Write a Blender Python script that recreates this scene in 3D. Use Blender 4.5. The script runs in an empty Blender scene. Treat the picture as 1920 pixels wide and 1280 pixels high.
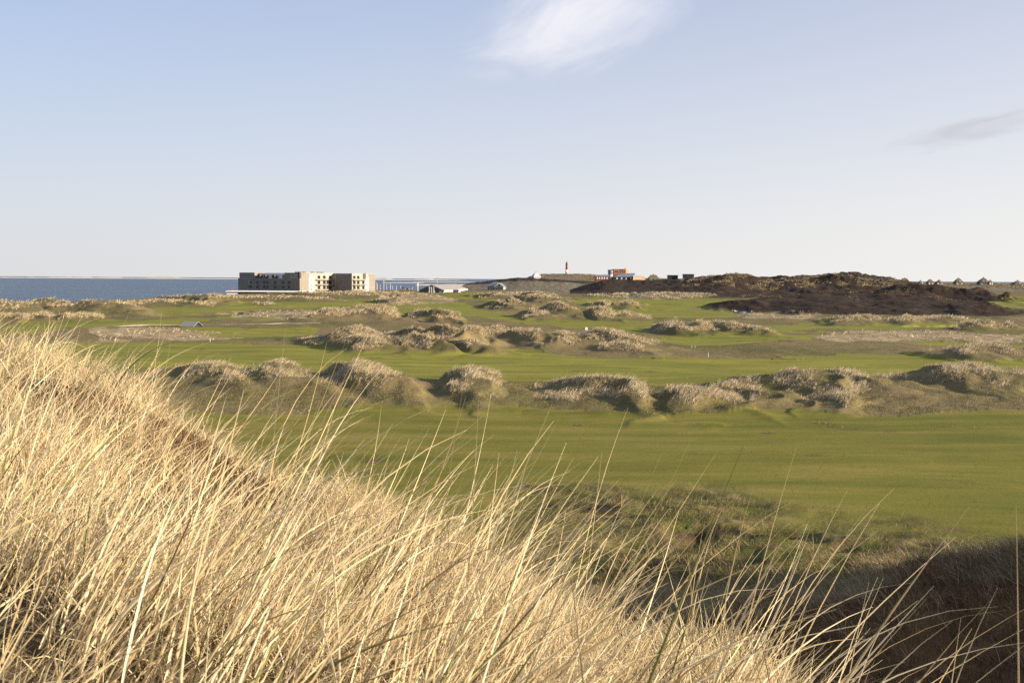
import bpy, math, random
import numpy as np
from mathutils import Matrix, Vector

SC = bpy.context.scene
COL = SC.collection
rng = np.random.default_rng(7)
random.seed(7)
R = math.radians

# ------------------------------------------------------------------ camera
FPX, CX, CY = 1867.0, 960.0, 640.0          # focal length in photo pixels (35 mm lens)
CAMZ = 17.0
PITCH, ROLL = R(3.6), R(0.32)
CAM_M = Matrix.Translation((0, 0, CAMZ)) @ Matrix.Rotation(math.pi / 2 - PITCH, 4, 'X') @ Matrix.Rotation(ROLL, 4, 'Z')
cam_d = bpy.data.cameras.new('camera')
cam = bpy.data.objects.new('camera', cam_d)
COL.objects.link(cam)
cam.matrix_world = CAM_M
cam_d.sensor_width = 36.0
cam_d.lens = 36.0 * FPX / 1920.0
cam_d.clip_start = 0.05
cam_d.clip_end = 60000
cam_d.dof.use_dof = True
cam_d.dof.focus_distance = 7.0
cam_d.dof.aperture_fstop = 11.0
SC.camera = cam
R3 = np.array(CAM_M.to_3x3())


def ray(px, py):
    v = np.stack([(np.asarray(px, float) - CX) / FPX, -(np.asarray(py, float) - CY) / FPX,
                  -np.ones(np.broadcast(px, py).shape)], -1)
    return v @ R3.T


def at(px, py, d):
    """world point seen at pixel (px, py), d metres ahead (world y)"""
    w = ray(px, py)
    t = d / w[..., 1]
    p = w * t[..., None]
    p[..., 2] += CAMZ
    return p


def zof(px, py, d):
    return float(at(px, py, d)[2])


def xof(px, d):
    return float(at(px, 525.0, d)[0])


def project(x, y, z):
    p = np.stack([x, y, z - CAMZ], -1) @ R3
    w = np.maximum(-p[..., 2], 1e-3)
    return CX + FPX * p[..., 0] / w, CY - FPX * p[..., 1] / w


# ------------------------------------------------------------------ noise
_T = rng.random((256, 256))


def vnoise(x, y):
    xi, yi = np.floor(x).astype(np.int64), np.floor(y).astype(np.int64)
    fx, fy = x - xi, y - yi
    fx, fy = fx * fx * fx * (fx * (fx * 6 - 15) + 10), fy * fy * fy * (fy * (fy * 6 - 15) + 10)
    a, b = xi & 255, (xi + 1) & 255
    c, d = yi & 255, (yi + 1) & 255
    return ((_T[a, c] * (1 - fx) + _T[b, c] * fx) * (1 - fy) + (_T[a, d] * (1 - fx) + _T[b, d] * fx) * fy) * 2 - 1


def fbm(x, y, o=4):
    s, a, f = 0, 1.0, 1.0
    for i in range(o):
        s = s + a * vnoise(x * f + 17.3 * i, y * f + 41.7 * i)
        a *= 0.5
        f *= 2.03
    return s


def sstep(a, b, x):
    t = np.clip((x - a) / (b - a), 0, 1)
    return t * t * (3 - 2 * t)


# ------------------------------------------------------------------ terrain functions
# ridges: crest profile seen along px, distance ahead, front and back half width, cover
RIDGES = [
    dict(n='A', D=[(0, 122), (600, 112), (1200, 106), (1600, 112), (1920, 118)], wf=12, wb=7, cov='marram', off=6.5, p=[
        (-200, 712), (150, 712), (260, 700), (340, 690), (370, 680), (410, 676), (450, 684), (475, 685), (520, 671), (560, 680), (590, 696),
        (605, 694), (640, 672), (675, 667), (715, 675), (740, 692), (790, 703), (830, 702), (850, 690), (885, 680), (915, 692),
        (940, 710), (985, 718), (1010, 712), (1060, 704), (1110, 694), (1140, 704), (1160, 715), (1190, 718), (1215, 735), (1235, 745),
        (1280, 738), (1330, 725), (1350, 712), (1400, 702), (1430, 700), (1445, 702), (1490, 692), (1515, 706), (1530, 715),
        (1560, 700), (1585, 690), (1615, 700), (1630, 706), (1690, 701), (1740, 690), (1770, 680), (1800, 680), (1840, 676),
        (1870, 684), (1920, 695), (2000, 700), (2400, 690)]),
    dict(n='A2', D=[(0, 98)], wf=6, wb=5, cov='marram', off=6, p=[(1000, 790), (1090, 752), (1110, 748), (1130, 760), (1170, 765), (1225, 752), (1250, 722), (1290, 724), (1330, 728), (1370, 735),
        (1400, 750), (1440, 765), (1470, 742), (1520, 736), (1570, 740), (1600, 752), (1640, 790)]),
    dict(n='B', D=[(0, 190)], wf=11, wb=10, cov='marram', off=4, p=[
        (520, 645), (575, 628), (600, 624), (630, 613), (665, 608), (700, 616), (725, 625), (745, 609), (765, 618), (780, 618),
        (812, 603), (840, 613), (862, 622), (885, 611), (900, 607), (925, 614), (945, 615), (985, 612), (1000, 612), (1030, 622),
        (1050, 616), (1090, 622), (1115, 615), (1150, 620), (1170, 623), (1200, 627), (1230, 636), (1260, 642), (1300, 652)]),
    dict(n='B2', D=[(0, 172)], wf=8, wb=6, cov='marram', off=4, p=[(590, 660), (630, 634), (665, 626), (700, 632), (740, 640), (775, 621), (800, 632), (820, 645),
        (850, 634), (880, 633), (920, 645), (1000, 655), (1110, 650), (1140, 642), (1180, 640), (1220, 650), (1260, 660)]),
    dict(n='C', D=[(0, 290)], wf=16, wb=14, cov='marram', off=3, p=[
        (380, 597), (420, 592), (450, 590), (500, 588), (560, 588), (600, 585), (625, 580), (660, 578), (690, 572), (710, 571), (735, 580),
        (755, 590), (765, 586), (800, 578), (830, 583), (850, 592), (870, 600)]),
    dict(n='D', D=[(0, 310)], wf=17, wb=14, cov='marram', off=2, p=[
        (960, 597), (990, 582), (1010, 580), (1040, 573), (1055, 567), (1075, 575), (1090, 586), (1105, 577), (1120, 572), (1140, 582),
        (1160, 584), (1180, 586), (1210, 592), (1240, 601)]),
    dict(n='E', D=[(0, 420)], wf=22, wb=18, cov='marram', off=2, p=[
        (870, 579), (900, 570), (915, 560), (925, 557), (940, 564), (955, 559), (970, 564), (985, 571), (1010, 578)]),
    dict(n='F', D=[(0, 440)], wf=22, wb=18, cov='marram', off=2, p=[
        (1070, 576), (1110, 566), (1130, 561), (1150, 563), (1170, 561), (1200, 567), (1230, 575)]),
    dict(n='G', D=[(0, 232)], wf=13, wb=11, cov='marram', off=3, p=[
        (1215, 622), (1250, 603), (1270, 601), (1290, 609), (1305, 600), (1325, 603), (1340, 606), (1350, 600), (1380, 605), (1410, 610),
        (1430, 617), (1460, 624)]),
    dict(n='H', D=[(0, 290)], wf=15, wb=12, cov='marram', off=2, p=[
        (1515, 605), (1550, 595), (1590, 591), (1620, 591), (1650, 594), (1670, 593), (1700, 591), (1720, 594), (1740, 593), (1780, 591),
        (1800, 595), (1820, 604)]),
    dict(n='H2', D=[(0, 255)], wf=12, wb=10, cov='marram', off=3, p=[
        (1780, 617), (1810, 604), (1830, 600), (1850, 606), (1870, 611), (1890, 605), (1910, 609), (1940, 612), (2100, 610)]),
    dict(n='H3', D=[(0, 330)], wf=15, wb=12, cov='marram', off=2, p=[(1820, 603), (1870, 597), (1895, 595), (1920, 600), (2100, 600)]),
    dict(n='I', D=[(0, 160)], wf=9, wb=8, cov='marram', off=4, p=[
        (1680, 668), (1730, 656), (1760, 656), (1790, 653), (1830, 648), (1850, 642), (1870, 641), (1895, 646), (1910, 655), (1950, 668)]),
    dict(n='J', D=[(0, 275)], wf=12, wb=10, cov='marram', off=3, p=[
        (-300, 590), (-60, 590), (0, 587), (50, 590), (75, 582), (95, 590), (120, 586), (140, 588), (165, 584), (190, 591), (215, 596), (245, 600), (262, 606)]),
    dict(n='K', D=[(0, 345)], wf=28, wb=18, cov='marram', off=2, p=[
        (-600, 565), (-300, 565), (-50, 566), (0, 564), (35, 568), (60, 568), (85, 562), (110, 564), (130, 567), (165, 561), (200, 561),
        (225, 562), (250, 569), (268, 577), (290, 580), (340, 582), (400, 586)]),
    dict(n='K2', D=[(0, 430)], wf=25, wb=22, cov='marram', off=2, p=[(180, 572), (250, 563), (300, 561), (340, 560), (370, 564), (400, 568), (460, 570), (500, 566), (540, 572)]),
    dict(n='L', D=[(0, 490)], wf=24, wb=30, cov='marram', off=2, p=[
        (280, 568), (320, 558), (345, 552), (400, 553), (450, 555), (500, 555), (560, 555), (600, 556), (640, 562), (680, 568)]),
    dict(n='M', D=[(0, 580)], wf=45, wb=60, cov='marram', off=1.5, p=[
        (535, 558), (560, 550), (580, 547), (650, 546), (720, 546.5), (760, 548), (790, 552), (815, 559), (850, 563)]),
    dict(n='M2', D=[(0, 470)], wf=24, wb=22, cov='marram', off=1.5, p=[(670, 571), (710, 560), (740, 556), (770, 562), (800, 564), (850, 564), (900, 567), (940, 572)]),
    dict(n='N', D=[(0, 560)], wf=30, wb=30, cov='marram', off=1.5, p=[(860, 566), (900, 553), (930, 548), (960, 549), (990, 546), (1010, 547), (1040, 553), (1100, 562)]),
    dict(n='N2', D=[(0, 500)], wf=20, wb=20, cov='marram', off=1.5, p=[(960, 570), (980, 553), (1010, 553), (1040, 557), (1070, 562), (1100, 570)]),
    dict(n='P', D=[(0, 1150)], wf=260, wb=160, cov='greyheath', off=2.5, p=[
        (840, 535), (860, 530), (900, 527), (940, 522), (970, 519.5), (1000, 520), (1050, 523), (1100, 525), (1150, 530), (1200, 540)]),
    dict(n='Q', D=[(0, 2000)], wf=320, wb=400, cov='grassheath', off=0, p=[
        (980, 523), (1000, 517.5), (1015, 515), (1030, 514), (1060, 513.5), (1100, 515), (1130, 518), (1180, 521), (1300, 523), (1500, 526)]),
    dict(n='R', D=[(0, 820)], wf=150, wb=420, cov='heath', off=0, p=[
        (1080, 540), (1130, 527), (1200, 527), (1240, 526), (1265, 525), (1290, 523), (1320, 519.5), (1360, 515.5), (1400, 519),
        (1450, 523), (1500, 521.5), (1560, 518), (1590, 514.5), (1620, 516.5), (1655, 522), (1680, 527), (1705, 534), (1760, 543), (1850, 555)]),
    dict(n='R2', D=[(0, 590)], wf=40, wb=30, cov='greymarram', off=1, p=[(1060, 560), (1100, 553), (1150, 550), (1250, 549), (1330, 549), (1380, 555), (1430, 564)]),
    dict(n='R3', D=[(0, 690)], wf=60, wb=50, cov='heath', off=0, p=[(1380, 556), (1440, 544), (1500, 536), (1550, 533), (1600, 538), (1650, 546)]),
    dict(n='S', D=[(0, 1400)], wf=260, wb=900, cov='grassheath', off=0, p=[
        (1560, 536), (1620, 533), (1680, 530.5), (1750, 530.5), (1850, 531.5), (1920, 534), (2400, 536)]),
    dict(n='T', D=[(0, 640)], wf=70, wb=60, cov='heath', off=0, p=[
        (1590, 565), (1640, 548), (1680, 540), (1720, 536.5), (1800, 537), (1830, 542), (1860, 557), (1900, 568)]),
    dict(n='U', D=[(0, 400)], wf=42, wb=45, cov='heath', off=0, p=[
        (1290, 590), (1330, 582), (1370, 572), (1420, 567), (1480, 567), (1530, 570), (1600, 571), (1650, 568), (1700, 564), (1760, 562),
        (1800, 563), (1850, 570), (1920, 578), (2100, 590)]),
    dict(n='V', D=[(0, 540)], wf=60, wb=60, cov='fair', off=0, p=[(1790, 578), (1830, 567), (1880, 561), (1940, 560), (2200, 560)]),
]
CAPS = {  # where marram crowns each ridge: (column, half width)
    'A': [(405, 58), (520, 44), (670, 72), (888, 50), (1040, 45), (1110, 48), (1185, 36), (1385, 40), (1488, 42), (1590, 36), (1770, 40), (1840, 55), (1960, 60), (230, 60)],
    'A2': [(1270, 48), (1345, 52), (1112, 22), (1540, 50)],
    'B': [(665, 52), (740, 24), (815, 40), (900, 52), (985, 34), (1055, 26), (1120, 40), (1175, 34), (1235, 30), (575, 18)],
    'B2': [(670, 45), (777, 26), (865, 28), (1165, 40)],
    'D': [(1000, 25), (1052, 30), (1120, 32), (1185, 35)],
    'E': [(922, 26), (960, 26), (1000, 15)],
    'G': [(1265, 34), (1322, 26), (1358, 30), (1405, 40)],
}
for r_ in RIDGES:
    r_['caps'] = CAPS.get(r_['n'])
    r_['px'] = np.array([q[0] for q in r_['p']], float)
    r_['py'] = np.array([q[1] for q in r_['p']], float) + r_['off']
    r_['Dx'] = np.array([q[0] for q in r_['D']], float)
    r_['Dy'] = np.array([q[1] for q in r_['D']], float)
    r_['seed'] = hash(r_['n']) % 97 if False else sum(ord(c) for c in r_['n']) * 3.7

FAIR = [
    [(-300, 800), (300, 780), (640, 764), (830, 752), (1000, 762), (1240, 784), (1340, 778), (1450, 768), (1700, 772), (2300, 768),
     (2300, 1070), (1920, 1050), (1750, 1035), (1560, 1010), (1300, 1000), (1150, 1000), (900, 1040), (600, 1050), (-300, 1100)],
    [(-300, 640), (200, 640), (600, 640), (800, 647), (1000, 657), (1250, 668), (1330, 674), (1480, 665), (1650, 658), (1780, 664), (2300, 668),
     (2300, 700), (1750, 692), (1600, 700), (1500, 700), (1350, 712), (1200, 722), (1000, 720), (720, 712), (600, 700), (340, 700), (-300, 705)],
    [(770, 562), (870, 570), (900, 580), (1000, 592), (1100, 600), (1230, 603), (1225, 612), (1195, 622), (1100, 615), (960, 604), (850, 592), (770, 590), (700, 578)],
    [(1210, 626), (1400, 629), (1545, 622), (1520, 640), (1350, 645), (1270, 640)],
    [(1400, 613), (1500, 606), (1700, 602), (1830, 606), (1800, 616), (1680, 620), (1600, 618), (1450, 620)],
    [(1660, 640), (1780, 641), (1920, 645), (1920, 651), (1780, 648)],
    [(-300, 606), (250, 602), (430, 593), (560, 600), (400, 603), (240, 614), (60, 624), (-300, 628)],
    [(330, 614), (570, 610), (600, 618), (540, 627), (430, 626), (340, 620)],
    [(190, 578), (300, 576), (440, 568), (560, 562), (600, 575), (440, 586), (300, 593), (220, 592)],
    [(555, 566), (640, 558), (745, 559), (730, 572), (640, 578), (560, 580)],
    [(790, 563), (870, 549), (955, 550), (1000, 562), (980, 572), (900, 566)],
    [(1060, 567), (1150, 561), (1260, 559), (1400, 568), (1340, 578), (1240, 583), (1140, 588), (1090, 575)],
    [(1200, 584), (1390, 580), (1400, 592), (1300, 600), (1200, 596)],
    [(1810, 566), (1900, 560), (2000, 562), (2000, 578), (1850, 578)],
    [(780, 549), (850, 549), (850, 553), (780, 553)],
]
STRAW = [  # low flat straw-coloured marram
    [(170, 618), (330, 617), (440, 618), (460, 626), (400, 634), (180, 636)],
    [(430, 590), (560, 582), (700, 588), (720, 596), (560, 600), (440, 600)],
    [(1480, 630), (1600, 622), (1760, 626), (1920, 632), (1920, 640), (1700, 640), (1560, 640)],
    [(1380, 585), (1560, 588), (1500, 600), (1400, 598)],
    [(700, 556), (790, 555), (860, 568), (800, 576), (720, 572)],
    [(1240, 594), (1380, 588), (1390, 594), (1260, 600)],
]
HEATH = [[(1420, 560), (1500, 548), (1640, 546), (1810, 552), (1840, 566), (1925, 592), (1800, 592), (1500, 592), (1380, 588)]]
BUNKERS = [(1862, 666, 9, 3.2, 2.4), (1745, 613, 12, 3, 1.6), (1812, 613, 11, 3, 1.6), (1168, 576, 13, 6, 2.2), (585, 566, 10, 5, 2.0), (430, 587, 7, 4, 1.3),
           (915, 560, 8, 4, 1.5), (455, 585, 6, 4, 1.3), (730, 563, 9, 5, 1.5)]


def inpoly(px, py, poly):
    ins = np.zeros(px.shape, bool)
    n = len(poly)
    for i in range(n):
        x0, y0 = poly[i]
        x1, y1 = poly[(i + 1) % n]
        if y0 == y1:
            continue
        c = ((y0 > py) != (y1 > py)) & (px < (x1 - x0) * (py - y0) / (y1 - y0) + x0)
        ins ^= c
    return ins


# foreground dune: azimuth (deg), crest distance, crest row in the photo (ground)
FG = np.array([(-180, 40, 0, 15.4), (-100, 25, 0, 15.8), (-60, 15, 0, 16.3), (-40, 12.5, 0, 16.15), (-27.2, 11.0, 0, 16.16), (-24, 10.8, 0, 15.96),
               (-21, 10, 0, 15.64), (-18.5, 9.4, 0, 15.36), (-15.3, 9.0, 0, 15.08), (-9.7, 8.0, 0, 14.95), (-5, 7.4, 0, 14.86),
               (-1.8, 7.0, 0, 14.78), (4.3, 6.0, 0, 14.64), (8.8, 5.3, 0, 14.57), (12, 5.0, 0, 14.58), (16, 4.5, 0, 14.68), (21.6, 3.3, 0, 14.70),
               (27, 2.6, 0, 14.9), (45, 2.4, 0, 15.2), (90, 4, 0, 15.3), (135, 15, 0, 15.3), (180, 40, 0, 15.4)], float)
SF = 0.68      # the near dune sits close to the camera
FG[:, 3] = CAMZ - (CAMZ - FG[:, 3]) * SF
FG[:, 1] = np.where(np.abs(FG[:, 0]) < 62, FG[:, 1] * SF, FG[:, 1])
EYE_G = CAMZ - 1.58 * SF
MX, MY = -2.02, 5.5


def moss_at(x, y):
    return np.exp(-(((x - MX) / 0.38) ** 2 + ((y - MY) / 0.38) ** 2))



def fg_height(x, y):
    r = np.hypot(x, y)
    az = np.degrees(np.arctan2(x, y))
    rc = np.interp(az, FG[:, 0], FG[:, 1])
    zc = np.interp(az, FG[:, 0], FG[:, 3])
    t = np.clip(r / rc, 0, 1)
    z = EYE_G + (zc - EYE_G) * t ** 1.2
    z = z + 0.085 * fbm(x * 0.8 + 3, y * 0.8, 3) * np.clip(r / 2, 0, 1)
    # hollow with a mossy patch on the left
    z = z + 0.17 * np.exp(-(((x - MX) / 0.60) ** 2 + ((y - MY) / 0.7) ** 2))
    z = z + 0.09 * np.exp(-(((x + 2.3 * SF) / 0.55) ** 2 + ((y - 7.6 * SF) / 0.65) ** 2))
    s = np.maximum(r - rc, 0)
    drop = np.where(s < 2.4, s * s / (2 * 2.4) * 0.66, 0.66 * (s - 1.2))
    return z - drop, s


def coast(az_px):
    return np.interp(az_px, [-1500, -400, 0, 200, 330, 440, 500, 700, 860, 890, 930, 1000], [380, 400, 420, 500, 580, 640, 840, 900, 960, 1300, 2200, 4200])


def terrain(x, y, covers=False):
    x = np.asarray(x, float)
    y = np.asarray(y, float)
    az = np.degrees(np.arctan2(x, y))
    inside = sstep(62, 48, np.abs(az))
    d = np.where(np.abs(az) < 65, np.maximum(y, 0.05), np.maximum(np.hypot(x, y) * 0.42, 0.05))
    px = CX + FPX * x / np.maximum(d, 0.05)
    px = np.clip(px, -1800, 3600)
    base = 5.0 + 1.5 * sstep(380, 620, d)
    spx, spy = project(x, np.maximum(d, 1.0), np.full_like(x, 5.0))
    # jitter for natural outlines
    jx = fbm(x / 9.0, y / 9.0, 3) * 7
    jy = fbm(x / 11.0 + 50, y / 11.0, 3) * np.clip(900.0 / np.maximum(d, 40), 1.2, 9)
    fair = np.zeros_like(x)
    for poly in FAIR:
        fair = np.maximum(fair, inpoly(spx + jx, spy + jy, poly).astype(float))
    straw = np.zeros_like(x)
    for poly in STRAW:
        straw = np.maximum(straw, inpoly(spx + jx, spy + jy, poly).astype(float))
    heath = np.zeros_like(x)
    for poly in HEATH:
        heath = np.maximum(heath, inpoly(spx + jx, spy + jy * 0.5, poly).astype(float))
    fair = fair * (1 - heath)
    grey = np.zeros_like(x)
    mar = np.zeros_like(x)          # marram on ridge tops
    und = fbm(x / 45.0 + 9, y / 45.0, 3)
    h = base + 0.42 * und * sstep(30, 60, d)
    rough = (1 - fair)
    best = np.zeros_like(x)
    hr = np.zeros_like(x)
    pxo = px
    wn = fbm(x / 9.0 + 71, y / 9.0 + 13, 3)
    for rg in RIDGES:
        D0 = np.interp(px, rg['Dx'], rg['Dy'])
        u0 = np.clip(d - D0, -2.5 * rg['wf'], 2.5 * rg['wb'])
        far_k = np.minimum(1, D0 / 110.0)
        wrp = (0.20 * u0 + (2.2 + D0 / 90.0) * wn * np.minimum(1, np.abs(u0) / (0.04 * D0))) * FPX / np.maximum(d, 20)
        px = np.where(np.abs(u0) < 2.4 * rg['wf'], pxo + (wrp if D0.max() < 700 else 0.0), pxo)
        D = np.interp(px, rg['Dx'], rg['Dy']) * (1 + 0.035 * vnoise(px / 55.0 + rg['seed'], px * 0 + rg['seed']))
        lo, hi = rg['px'][0], rg['px'][-1]
        zc = CAMZ + D * ((522.6 + 0.0055 * (px - 960)) - np.interp(px, rg['px'], rg['py'])) / FPX
        amp = np.maximum(zc - base, 0)
        edge = sstep(lo - 25, lo + 5, px) * sstep(hi + 25, hi - 5, px)
        u = (d - D)
        shp = np.where(u < 0, np.exp(-np.abs(u / rg['wf']) ** 2.0), np.exp(-np.abs(u / rg['wb']) ** 2))
        c = amp * edge * shp * inside
        new = c > hr
        cov = rg['cov']
        sig = np.clip(c / 1.2, 0, 1)
        if cov == 'marram':
            amax = (CAMZ - 5.5) - np.min(rg['py'] - 522.6 - 0.0055 * (rg['px'] - 960)) / FPX * rg['Dy'].mean()
            m = np.clip(sstep(0.40, 0.80, shp + 0.16 * wn) * sstep(0.30, 0.58, amp * edge / max(amax, 0.5) + 0.08 * wn) * inside, 0, 1)
            if rg['caps']:
                cm = np.zeros_like(x)
                pj = pxo + wn * 8 * np.minimum(1, 110.0 / np.maximum(d, 60))
                for (cc, hw) in rg['caps']:
                    q = (pj - cc) / (hw * 1.05)
                    cm = np.maximum(cm, np.exp(-q ** 4) * sstep(0.42, 0.72, shp + 0.22 * np.clip(q, -1, 1) + 0.16 * wn))
                m = np.maximum(cm * sstep(0.1, 0.35, amp * edge), 0.55 * m * np.clip(0.5 + wn, 0, 1)) * inside
            mar = np.maximum(mar, m)
            fair = np.where(new, fair * (1 - sstep(0.12, 0.5, c)), fair)
            k = sstep(0.3, 2.0, c)
            heath = np.where(new, heath * (1 - k), heath)
            grey = np.where(new, grey * (1 - k), grey)
        elif cov == 'heath':
            m = sstep(0.4, 1.4, c)
            heath = np.where(new, np.maximum(heath, m), heath)
            fair = np.where(new, fair * (1 - m), fair)
            grey = np.where(new, grey * (1 - m), grey)
        elif cov in ('greyheath', 'grassheath', 'greymarram'):
            m = sstep(0.2, 1.2, c)
            grey = np.where(new, np.maximum(grey, m), grey)
            fair = np.where(new, fair * (1 - m), fair)
            heath = np.where(new, heath * (1 - m), heath)
            if cov == 'greyheath':
                dk = sstep(0.72, 0.9, shp + 0.05 * fbm(x / 60, y / 60, 2)) * sstep(1170, 1120, px)
                heath = np.where(new, np.maximum(heath, dk), heath)
        hr = (np.maximum(hr, 0) ** 2.2 + np.maximum(c, 0) ** 2.2) ** (1 / 2.2) if cov == 'marram' else np.maximum(hr, c)
    px = pxo
    nr = fbm(x / 5.5, y / 5.5 + 7, 4)
    farn = fbm(x / 42.0 + 3, y / 42.0 + 5, 4)
    h = h + hr + hr * 0.10 * nr * sstep(2000, 300, d) + heath * np.clip(d / 500.0, 0, 1.6) * 2.1 * (farn - 0.3) * sstep(1100, 900, d) * (0.12 + 0.88 * sstep(1280, 1400, px)) + grey * np.clip(d / 700.0, 0, 1.5) * 0.5 * farn
    h = h + (1 - fair) * (0.10 * nr + 0.10 * fbm(x / 1.7, y / 1.7, 3) * sstep(130, 50, d)) * sstep(25, 40, d)
    # hummocky rough behind the heather hollow
    hum = sstep(37, 41, d) * sstep(56, 47, d + 0.5 * (x - 10.5) + 4.5 * jx / 7) * sstep(-2, 5, x)
    h = h + hum * 0.32 * (fbm(x / 3.2 + 11, y / 2.6, 4))
    # bunkers
    sand = np.zeros_like(x)
    for (bx, by, rx, ry, dep) in BUNKERS:
        w = ray(bx, by)
        t = (5.0 - CAMZ) / w[2]
        cxw, cyw = w[0] * t, w[1] * t
        q = ((x - cxw) / (rx * 0.55)) ** 2 + ((y - cyw) / (ry * 1.1)) ** 2
        q = q * (1 + 0.25 * fbm(x / 3, y / 3, 2))
        h = h - dep * sstep(1.35, 0.75, q)
        sand = np.maximum(sand, sstep(1.0, 0.8, q))
    # coast
    cd = coast(np.where(np.abs(az) > 65, -1500, px)) * (1 + 0.02 * fbm(px / 40.0, px * 0 + 2.0, 2))
    cd = np.where(x > 0, 9000, cd)
    k = sstep(-25, 25, d - cd)
    h = h * (1 - k) + (-3.0) * k
    sand = np.maximum(sand, sstep(-28, -8, d - cd))
    # right side dune ridge and heather hollow in front of it
    hol = sstep(37, 31, y) * sstep(4, 9, x) * sstep(13, 20, y + 0.3 * x)
    hol = hol * sstep(75, 65, np.abs(az))
    g1 = np.exp(-((np.maximum(24.0 - x, 0) / 8.5) ** 2 + ((y - 35 + 0.25 * (x - 17)) / np.where(y < 35 - 0.25 * (x - 17), 4.2, 3.4)) ** 2)) * sstep(70, 50, x)
    g2 = np.exp(-(((x - 30) / 5.5) ** 2 + ((y - 22.0) / 7.0) ** 2))  # unseen ridge beyond the right edge of view, raised to shade the hollow
    g1n = g1 * (1 + 0.30 * fbm(x / 3.6 + 5, y / 3.6, 3))
    extra = 1.0 * hol + 3.9 * g1n + 9.4 * g2
    h = h + extra * (d < 80)
    rdune = np.clip(g1 * 1.6 + g2 * 1.5, 0, 1) * (d < 80)
    nearheath = sstep(0.25, 0.6, np.maximum(hol, rdune) + 0.3 * fbm(x / 3, y / 3, 3)) * (1 - 0.8 * sstep(0.70, 1.05, rdune + 0.45 * fbm(x / 2.6 + 3, y / 2.6, 3)))
    heath = np.maximum(heath, nearheath)
    heath = np.maximum(heath, hum * sstep(0.2, 0.55, fbm(x / 5 + 31, y / 2.2, 3) + 0.45 - 0.06 * (d - 38)) * 0.85)
    fair = fair * (1 - np.clip(rdune * 2, 0, 1)) * (1 - nearheath) * (1 - 0.92 * hum)
    # foreground dune on top
    fz, s = fg_height(x, y)
    tfg = np.maximum(h, fz)
    isfg = (fz > h - 0.0).astype(float)
    h = tfg
    fgw = sstep(-0.3, 0.3, fz - (h - 0.3)) * isfg
    if not covers:
        return h
    fair = fair * (1 - isfg)
    heath = heath * (1 - isfg)
    moss = moss_at(x, y) * isfg
    mar = np.maximum(mar, rdune * 0.75) * (1 - isfg)
    straw = np.maximum(straw * (1 - fair), 0.0) * (1 - isfg)
    return dict(h=h, fair=fair, heath=heath * (1 - k), grey=grey * (1 - k), mar=mar * (1 - k), straw=straw, sand=sand, fg=isfg, moss=moss, land=1 - k,
                rdune=rdune, nearheath=nearheath, hum=hum, lush=sstep(95, 130, d + 8 * wn))


# ------------------------------------------------------------------ material helpers
def mat(name):
    m = bpy.data.materials.new(name)
    m.use_nodes = True
    nt = m.node_tree
    b = nt.nodes['Principled BSDF']
    return m, nt, b


def N(nt, typ, **kw):
    n = nt.nodes.new(typ)
    for k, v in kw.items():
        setattr(n, k, v)
    return n


def noise_fac(nt, scale, detail=4, rough=0.6, coord='Object', stretch=None):
    tc = N(nt, 'ShaderNodeTexCoord')
    no = N(nt, 'ShaderNodeTexNoise')
    no.inputs['Scale'].default_value = scale
    no.inputs['Detail'].default_value = detail
    no.inputs['Roughness'].default_value = rough
    if stretch:
        mp = N(nt, 'ShaderNodeMapping')
        mp.inputs['Scale'].default_value = stretch
        nt.links.new(tc.outputs[coord], mp.inputs['Vector'])
        nt.links.new(mp.outputs['Vector'], no.inputs['Vector'])
    else:
        nt.links.new(tc.outputs[coord], no.inputs['Vector'])
    return no.outputs['Fac']


def ramp(nt, fac, stops):
    r = N(nt, 'ShaderNodeValToRGB')
    el = r.color_ramp.elements
    while len(el) < len(stops):
        el.new(0.5)
    for e, (p, c) in zip(el, stops):
        e.position = p
        e.color = (*c, 1)
    nt.links.new(fac, r.inputs['Fac'])
    return r.outputs['Color']


def mix(nt, fac, a, b):
    m = N(nt, 'ShaderNodeMix', data_type='RGBA')
    for s, v in ((m.inputs['Factor'], fac), (m.inputs['A'], a), (m.inputs['B'], b)):
        if hasattr(v, 'is_linked'):
            nt.links.new(v, s)
        elif isinstance(v, (int, float)):
            s.default_value = v
        else:
            s.default_value = (*v, 1)
    return m.outputs['Result']


def mth(nt, op, a, b=0.0, clamp=False):
    m = N(nt, 'ShaderNodeMath', operation=op, use_clamp=clamp)
    for s, v in ((m.inputs[0], a), (m.inputs[1], b)):
        if hasattr(v, 'is_linked'):
            nt.links.new(v, s)
        else:
            s.default_value = v
    return m.outputs[0]


def attr(nt, name):
    a = N(nt, 'ShaderNodeAttribute', attribute_name=name)
    return a.outputs['Fac']


def simple(name, col, rough=0.8, var=0.25, scale=2.0, metal=0.0, stripes=None, spec=0.3):
    """paint / wood / thatch with mottled colour; stripes = (scale, depth) adds horizontal boards"""
    m, nt, b = mat(name)
    f = noise_fac(nt, scale, 5, 0.65)
    lo = tuple(c * (1 - var) for c in col)
    hi = tuple(min(1, c * (1 + var)) for c in col)
    c = ramp(nt, f, [(0.3, lo), (0.7, hi)])
    if stripes:
        tc = N(nt, 'ShaderNodeTexCoord')
        wv = N(nt, 'ShaderNodeTexWave', wave_type='BANDS', bands_direction='Z')
        wv.inputs['Scale'].default_value = stripes[0]
        wv.inputs['Distortion'].default_value = 0.3
        nt.links.new(tc.outputs['Object'], wv.inputs['Vector'])
        f2 = mth(nt, 'MULTIPLY', wv.outputs['Fac'], stripes[1])
        c = mix(nt, f2, c, tuple(x * 0.45 for x in col))
    nt.links.new(c, b.inputs['Base Color'])
    b.inputs['Roughness'].default_value = rough
    b.inputs['Metallic'].default_value = metal
    b.inputs['Specular IOR Level'].default_value = spec
    return m


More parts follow.
